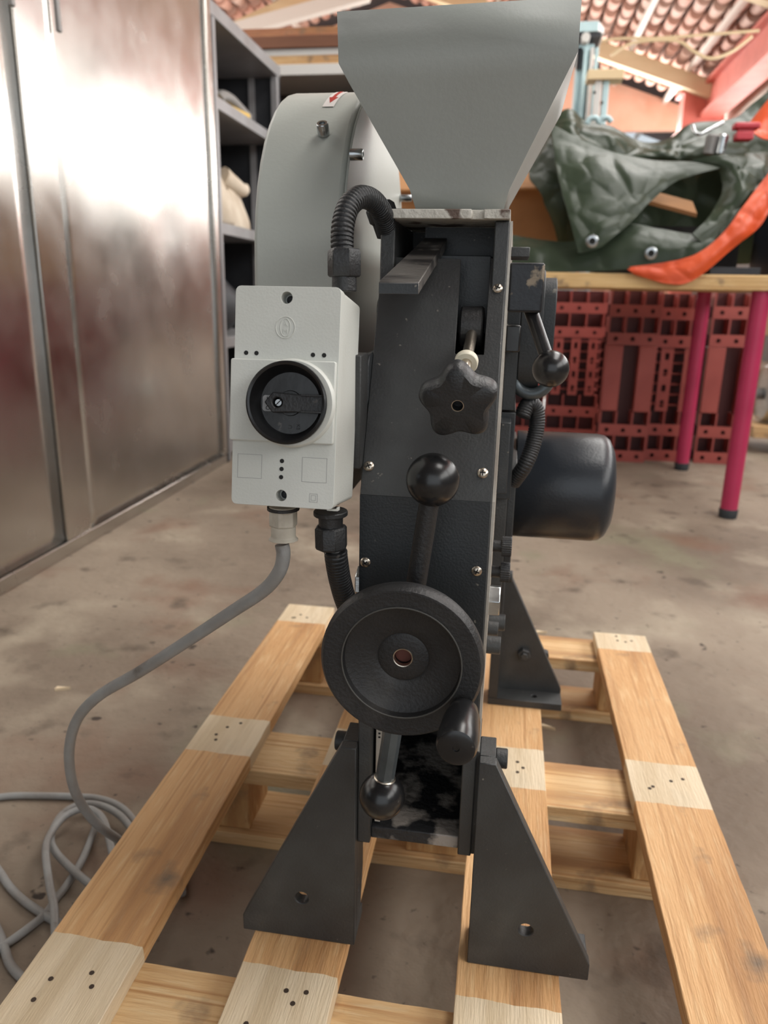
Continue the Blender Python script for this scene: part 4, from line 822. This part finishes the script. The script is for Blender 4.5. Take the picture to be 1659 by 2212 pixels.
# lower fold along the bench edge
green.grid(patch([[A_(1090, 505, 2.95), A_(1180, 520, 2.92), A_(1251, 520, 2.88), A_(1349, 486, 2.86), A_(1421, 494, 2.86), A_(1497, 506, 2.84), A_(1545, 498, 2.84)],
                  [A_(1090, 540, 2.86), A_(1180, 545, 2.84), A_(1260, 540, 2.82), A_(1350, 525, 2.80), A_(1430, 525, 2.79), A_(1500, 525, 2.79), A_(1545, 512, 2.80)],
                  [A_(1090, 588, 2.82), A_(1180, 588, 2.80), A_(1270, 587, 2.792), A_(1350, 582, 2.78), A_(1440, 566, 2.78), A_(1505, 548, 2.78), A_(1547, 522, 2.79)]], 16, 16, 0.010, 4, 7))
green.build('green_sheet', 'tarp_green', tp, smooth=70, solid=0.004, fix=False)
orange = MB()
orange.grid(patch([[A_(1352, 577, 2.782), A_(1440, 566, 2.776), A_(1505, 548, 2.775), A_(1560, 505, 2.79), A_(1602, 450, 2.82), A_(1640, 400, 2.86), A_(1680, 350, 2.9)],
                   [A_(1360, 585, 2.776), A_(1445, 590, 2.762), A_(1505, 575, 2.76), A_(1575, 520, 2.775), A_(1620, 470, 2.81), A_(1655, 420, 2.85), A_(1690, 390, 2.9)],
                   [A_(1372, 593, 2.778), A_(1445, 613, 2.765), A_(1500, 604, 2.765), A_(1588, 532, 2.80), A_(1640, 490, 2.84), A_(1672, 440, 2.88), A_(1700, 420, 2.93)]], 16, 14, 0.014, 6, 8))
orange.grid(patch([[A_(1622, 262, 3.18), A_(1640, 240, 3.16), A_(1670, 205, 3.15), A_(1700, 185, 3.15)], [A_(1622, 280, 3.10), A_(1640, 275, 3.08), A_(1670, 265, 3.08), A_(1700, 255, 3.08)], [A_(1630, 290, 3.06), A_(1645, 300, 3.05), A_(1670, 302, 3.05), A_(1700, 300, 3.05)]], 14, 14, 0.014, 7, 9))
orange.build('orange_lining', 'tarp_orange', tp, smooth=70, solid=0.004, fix=False)
for (x, y, d) in ((1279, 521, 2.752), (1406, 547, 2.772)):
    c = A_(x, y, d); MB().lathe([(0, 0.0085), (0, 0.020), (-0.004, 0.021), (-0.006, 0.017), (-0.006, 0.011), (-0.003, 0.0085), (0.0005, 0.0085)], c, (0, 1, 0.1), 28, 0.0, False).build('eyelet', 'zinc', tp, smooth=50)
    MB().lathe([(0, 0.0084), (0.001, 0.0084)], c + Vector((0, -0.0012, 0)), (0, 1, 0.1), 16).build('eyelet_opening', 'hole_dark', tp)
# things under and on the tarp
def crate_box(name, x0, x1, y0, y1, z0, z1, mat, label, cat, t=0.006):
    b = thing(name, ((x0 + x1) / 2, (y0 + y1) / 2, z0), label, cat)
    MB().box(x0, x1, y0, y1, z0, z0 + t).build('bottom', mat, b)
    for q in ((x0, x1, y0, y0 + t), (x0, x1, y1 - t, y1), (x0, x0 + t, y0 + t, y1 - t), (x1 - t, x1, y0 + t, y1 - t)): MB().box(*q, z0 + t, z1).build('side_wall', mat, b)
    return b
cbx = crate_box('cardboard_box', -0.52, 0.22, 3.30, 3.66, TZ1 + 0.0005, 1.20, 'cardboard', 'brown cardboard box beside the tarpaulin on the workbench', 'box')
MB().bar((-0.52, 3.29, 1.205), (0.20, 3.29, 1.215), (0, 0.11, 0.05), (0, -0.002, 0.004)).build('box_flap', 'cardboard', cbx)
crate_box('shade_crate', 0.30, 0.80, 3.05, 3.24, TZ1 + 0.0005, 1.02, 'hole_dark', 'added black crate standing for the shade inside the tarpaulin opening', 'crate')  # dark box added so the opening in the sheet looks shaded
o = MB().bar(A_(1398, 425, 3.0), A_(1500, 452, 2.97), (0, 0.05, 0.025), (0, -0.003, 0.006)).build('cardboard_piece', 'cardboard'); tag(o, 'piece of cardboard lying inside the tarpaulin opening', 'cardboard')
o = MB().box(0.862, 0.955, 2.84, 3.12, TZ1 + 0.0006, 1.06).build('navy_case', 'navy', bevel=0.006); tag(o, 'dark navy case at the right end of the workbench', 'case')
p0, p1 = at(1530, 590, Y=2.82), at(1638, 590, Y=2.82); o = MB().box(p0.x, p1.x, 2.80, 2.95, TZ1 + 0.0006, TZ1 + 0.024).build('steel_flat', 'shelf_dark', bevel=0.001); tag(o, 'flat dark steel bar under the orange tarpaulin edge on the bench', 'steel bar')
rc_ = thing('red_clamp', tuple(A_(1610, 300, 3.06)), 'small pinkish red plastic clamp resting on the tarpaulin', 'clamp')
c = A_(1606, 297, 3.03); MB().box(c.x - 0.030, c.x + 0.026, 3.0, 3.05, c.z - 0.012, c.z + 0.014).build('clamp_base', 'clamp_red', rc_, bevel=0.004)
c = A_(1612, 274, 3.03); MB().box(c.x - 0.044, c.x + 0.040, 3.0, 3.05, c.z - 0.010, c.z + 0.010).build('clamp_lever', 'clamp_red', rc_, bevel=0.006)
MB().box(c.x - 0.028, c.x + 0.022, 3.012, 3.038, c.z - 0.022, c.z - 0.0102).build('clamp_neck', 'clamp_red', rc_)
bf = thing('chrome_wire_bail', tuple(A_(1500, 290, 3.04)), 'bent shiny wire bail lying on top of the tarpaulin', 'wire')
MB().tube(spline([A_(1497, 272, 3.05), A_(1502, 286, 3.02), A_(1512, 290, 3.01), A_(1530, 281, 3.02), A_(1562, 264, 3.06)], 6), 0.006, 10).build('wire', 'zinc', bf, smooth=60)
gb = [(1532, 315, 'grey_cast', 'dark grey round tool end on the tarpaulin'), (1556, 315, 'zinc', 'narrow silver tool end on the tarpaulin')]
for (x, y, mt, lb) in gb:
    c = A_(x, y, 3.06); o = MB().lathe([(0, 0.012), (0.004, 0.018), (0.06, 0.02), (0.066, 0.014)], c + Vector((0, 0, -0.03)), (0.1, 0, 1), 20).build('tool_end', mt, smooth=40); tag(o, lb, 'tool')

# ================================================================== RED FORMWORK PANELS UNDER THE BENCH
def strip(m, x0, x1, z0, z1, y0, t, nh):
    h = [circ(x0 + (x1 - x0) * (k + 0.5) / nh, (z0 + z1) / 2, min(0.011, (z1 - z0) * 0.25), 10) for k in range(nh)]
    m.plate([(x0, z0), (x1, z0), (x1, z1), (x0, z1)], h, (0, y0, 0), (1, 0, 0), (0, 0, 1), (0, t, 0))
def formwork(x0, x1, y, h, label, slots, nh=3):
    r = thing('formwork_panel', ((x0 + x1) / 2, y + 0.05, 0), label, 'plastic panel', 'red plastic panels under the workbench'); W = x1 - x0; D = 0.09
    s_ = 0.055
    for za in (0.0, h - 4.45 * s_):
        for q in (0.0, 2.3 * s_ * 1.0):
            m = MB(); strip(m, x0, x1, za + q, za + q + s_, y, 0.008, nh); m.build('hole_rail', 'red_plastic', r)
        for k in range(nh + 1):
            xx = x0 + (W - 0.008) * k / nh; MB().box(xx, xx + 0.008, y + 0.0001, y + D, za + s_ + 0.0002, za + 2.3 * s_ - 0.0002).build('rib', 'red_plastic', r)
        for k in range(nh + 1):
            xx = x0 + (W - 0.008) * k / nh; MB().box(xx, xx + 0.008, y + 0.0001, y + D, za + 3.3 * s_ + 0.0002, za + 4.4 * s_).build('rib', 'red_plastic', r)
    zl, zh = 4.45 * s_, h - 4.5 * s_
    if slots:
        for k in range(slots):
            xx = x0 + W * (k + 0.5) / slots; w2 = W / slots * 0.27; hl = [rrect(xx - w2 * 0.35, xx + w2 * 0.35, zl + (zh - zl) * (i + 0.25) / 4, zl + (zh - zl) * (i + 0.7) / 4, 0.004, 1) for i in range(4)]
            m = MB(); m.plate([(xx - w2, zl), (xx + w2, zl), (xx + w2, zh), (xx - w2, zh)], hl, (0, y + 0.004, 0), (1, 0, 0), (0, 0, 1), (0, 0.008, 0)); m.build('slotted_bar', 'red_plastic', r)
        for i in range(6):
            z = zl + (zh - zl) * (i + 0.5) / 6; MB().box(x0, x1, y + 0.03, y + D, z, z + 0.006).build('cross_rib', 'red_plastic', r)
    else:
        for a_, b_ in ((0.0, 0.34), (0.66, 1.0)): MB().box(x0 + W * a_, x0 + W * b_, y, y + 0.05, zl, zh).build('upright_bar', 'red_plastic', r, bevel=0.003)
    MB().box(x0, x1, y + D, y + D + 0.006, 0.0, h).build('back_skin', 'red_plastic_shaded', r)
    return r
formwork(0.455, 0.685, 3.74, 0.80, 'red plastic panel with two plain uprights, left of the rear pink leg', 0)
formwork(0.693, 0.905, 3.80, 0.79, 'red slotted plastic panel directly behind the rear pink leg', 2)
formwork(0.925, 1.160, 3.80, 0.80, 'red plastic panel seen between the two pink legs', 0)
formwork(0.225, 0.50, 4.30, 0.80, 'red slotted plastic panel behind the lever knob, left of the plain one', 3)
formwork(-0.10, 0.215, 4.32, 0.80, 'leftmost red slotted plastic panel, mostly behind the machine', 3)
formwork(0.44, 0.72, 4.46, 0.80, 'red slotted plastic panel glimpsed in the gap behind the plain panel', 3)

# right edge: timber rack with a metal churn
rk = thing('timber_rack', (1.5, 4.3, 0), 'low timber rack at the right edge behind the bench', 'rack')
for z0 in (0.085, 0.60): MB().box(1.27, 1.9, 4.1, 4.5, z0, z0 + (0.06 if z0 < 0.3 else 0.14)).build('rack_board', 'lumber_pale', rk, bevel=0.003)
for x in (1.30, 1.84): MB().box(x, x + 0.05, 4.4, 4.49, 0, 0.085).build('rack_foot', 'lumber_pale', rk); MB().box(x, x + 0.05, 4.4, 4.49, 0.1455, 0.5995).build('rack_post', 'lumber_pale', rk)
dm = thing('metal_drum', (1.5, 4.25, 0.1455), 'shiny grey metal drum lying on the timber rack', 'drum')
MB().lathe([(0, 0.08), (0.004, 0.14), (0.02, 0.146), (0.16, 0.146), (0.165, 0.15), (0.175, 0.15), (0.18, 0.146), (0.5, 0.146), (0.505, 0.08)], (1.325, 4.25, 0.2965), (1, 0, 0), 40).build('drum_shell', 'zinc', dm, smooth=40)
MB().cyl((1.30, 4.25, 0.2965), (1.3252, 4.25, 0.2965), 0.03, seg=20).build('drum_bung', 'grey_cast', dm, smooth=40)

# ================================================================== PALE BLUE MACHINE AND POST BEHIND THE HOPPER
bl_ = thing('pale_blue_machine', (0.36, 5.1, 0), 'tall pale blue column machine rising behind the hopper', 'machine')
A5 = lambda x, y: at(x, y, Y=5.0)
MB().box(0.12, 0.60, 4.9, 5.4, 0, 0.08).build('base', 'pale_blue', bl_, bevel=0.01)
q0, q1 = A5(1235, 280), A5(1286, 90)
MB().box(q0.x, q1.x, 5.02, 5.2, 0.0805, A5(1270, 92).z).build('column', 'pale_blue', bl_, bevel=0.006)
for xx in (1262, 1276, 1286):
    c = A5(xx, 150); MB().box(c.x - 0.010, c.x + 0.010, 4.985, 5.0195, 1.5, A5(xx, 104).z).build('column_rib', 'pale_frame' if xx == 1276 else 'pale_blue', bl_, bevel=0.003)
c0, c1 = A5(1235, 74), A5(1292, 50); MB().box(c0.x, c1.x, 4.96, 5.3, c0.z, c1.z).build('head_cover', 'pale_blue', bl_, bevel=0.004)
c2 = A5(1308, 52); MB().add([(c1.x, 4.96, c0.z), (c2.x, 5.05, c0.z + 0.01), (c2.x, 5.3, c0.z + 0.01), (c1.x, 5.3, c0.z), (c1.x, 4.96, c1.z), (c2.x, 5.05, c1.z - 0.01), (c2.x, 5.3, c1.z - 0.01), (c1.x, 5.3, c1.z)], [(0, 3, 2, 1), (4, 5, 6, 7), (0, 1, 5, 4), (1, 2, 6, 5), (2, 3, 7, 6), (3, 0, 4, 7)]).build('head_nose', 'pale_frame', bl_, bevel=0.003)
MB().box(c0.x, c1.x + 0.02, 4.97, 5.3, c0.z - 0.026, c0.z - 0.0005).build('head_underside', 'shelf_dark', bl_)
c = A5(1264, 86); MB().cyl((c.x, 4.95, c.z), (c.x, 5.02, c.z), 0.024, seg=24).build('lamp_button', 'pale_frame', bl_, smooth=40)
c0, c1 = A5(1244, 150), A5(1258, 104); MB().box(c0.x, c1.x, 4.99, 5.0195, c0.z, c1.z).build('dark_window', 'dark_glass', bl_)
ps = thing('grey_post', (0.47, 4.85, 0), 'pale grey post with a cream board fixed across its top', 'post')
A6 = lambda x, y: at(x, y, Y=4.8)
c0, c1 = A6(1276, 300), A6(1318, 172)
MB().box(c0.x, (c0.x + c1.x) / 2 - 0.004, 4.80, 4.86, 0, c1.z).build('post_half', 'pale_frame', ps, bevel=0.005)
MB().box((c0.x + c1.x) / 2 + 0.004, c1.x, 4.81, 4.87, 0, c1.z).build('post_half', 'pale_blue', ps, bevel=0.005)
c0, c1 = A6(1268, 174), A6(1348, 150); MB().box(c0.x, c1.x, 4.78, 4.90, c0.z, c1.z).build('cross_board', 'cream', ps, bevel=0.004)
for x, y in ((1300, 222), (1284, 200)): c = A6(x, y); MB().lathe([(0, 0.008), (0.004, 0.008)], (c.x, 4.8005, c.z), (0, -1, 0), 12).build('bolt_hole', 'hole_dark', ps)
for (x, lb) in ((1281, 'left of two pale blue plastic loops on the tarpaulin crest'), (1307, 'right of two pale blue plastic loops on the tarpaulin crest')):
    c = A_(x, 262, 3.14); o = MB().tube(spline([c + Vector((-0.022, 0, -0.008)), c + Vector((-0.012, 0, 0.008)), c + Vector((0.010, 0, 0.010)), c + Vector((0.022, 0, -0.004))], 5), 0.010, 10).build('plastic_loop', 'pale_blue', smooth=60); tag(o, lb, 'loop')

# wood chips on the floor
for (x, y, lb) in ((1168, 1368, 'pale wood splinter on the floor behind the rear foot'), (135, 1490, 'pale crumb on the concrete left of the pallet'), (1182, 1574, 'pale wood splinter beside the third plank')):
    c = at(x, y, Z=0.0); a = random.uniform(-0.5, 0.5); u = Vector((math.cos(a), math.sin(a), 0)) * 0.014; v = Vector((-u.y, u.x, 0)) * 0.22
    o = MB().add([c - u - v, c + u * 1.1, c + u * 0.8 + v, c - u * 0.7 + v, c - u - v + Vector((0, 0, 0.005)), c + u + Vector((0, 0, 0.006)), c + u * 0.7 + v + Vector((0, 0, 0.004)), c - u * 0.7 + v + Vector((0, 0, 0.007))],
            [(0, 3, 2, 1), (4, 5, 6, 7), (0, 1, 5, 4), (1, 2, 6, 5), (2, 3, 7, 6), (3, 0, 4, 7)]).build('wood_chip', 'chip'); tag(o, lb, 'wood chip')
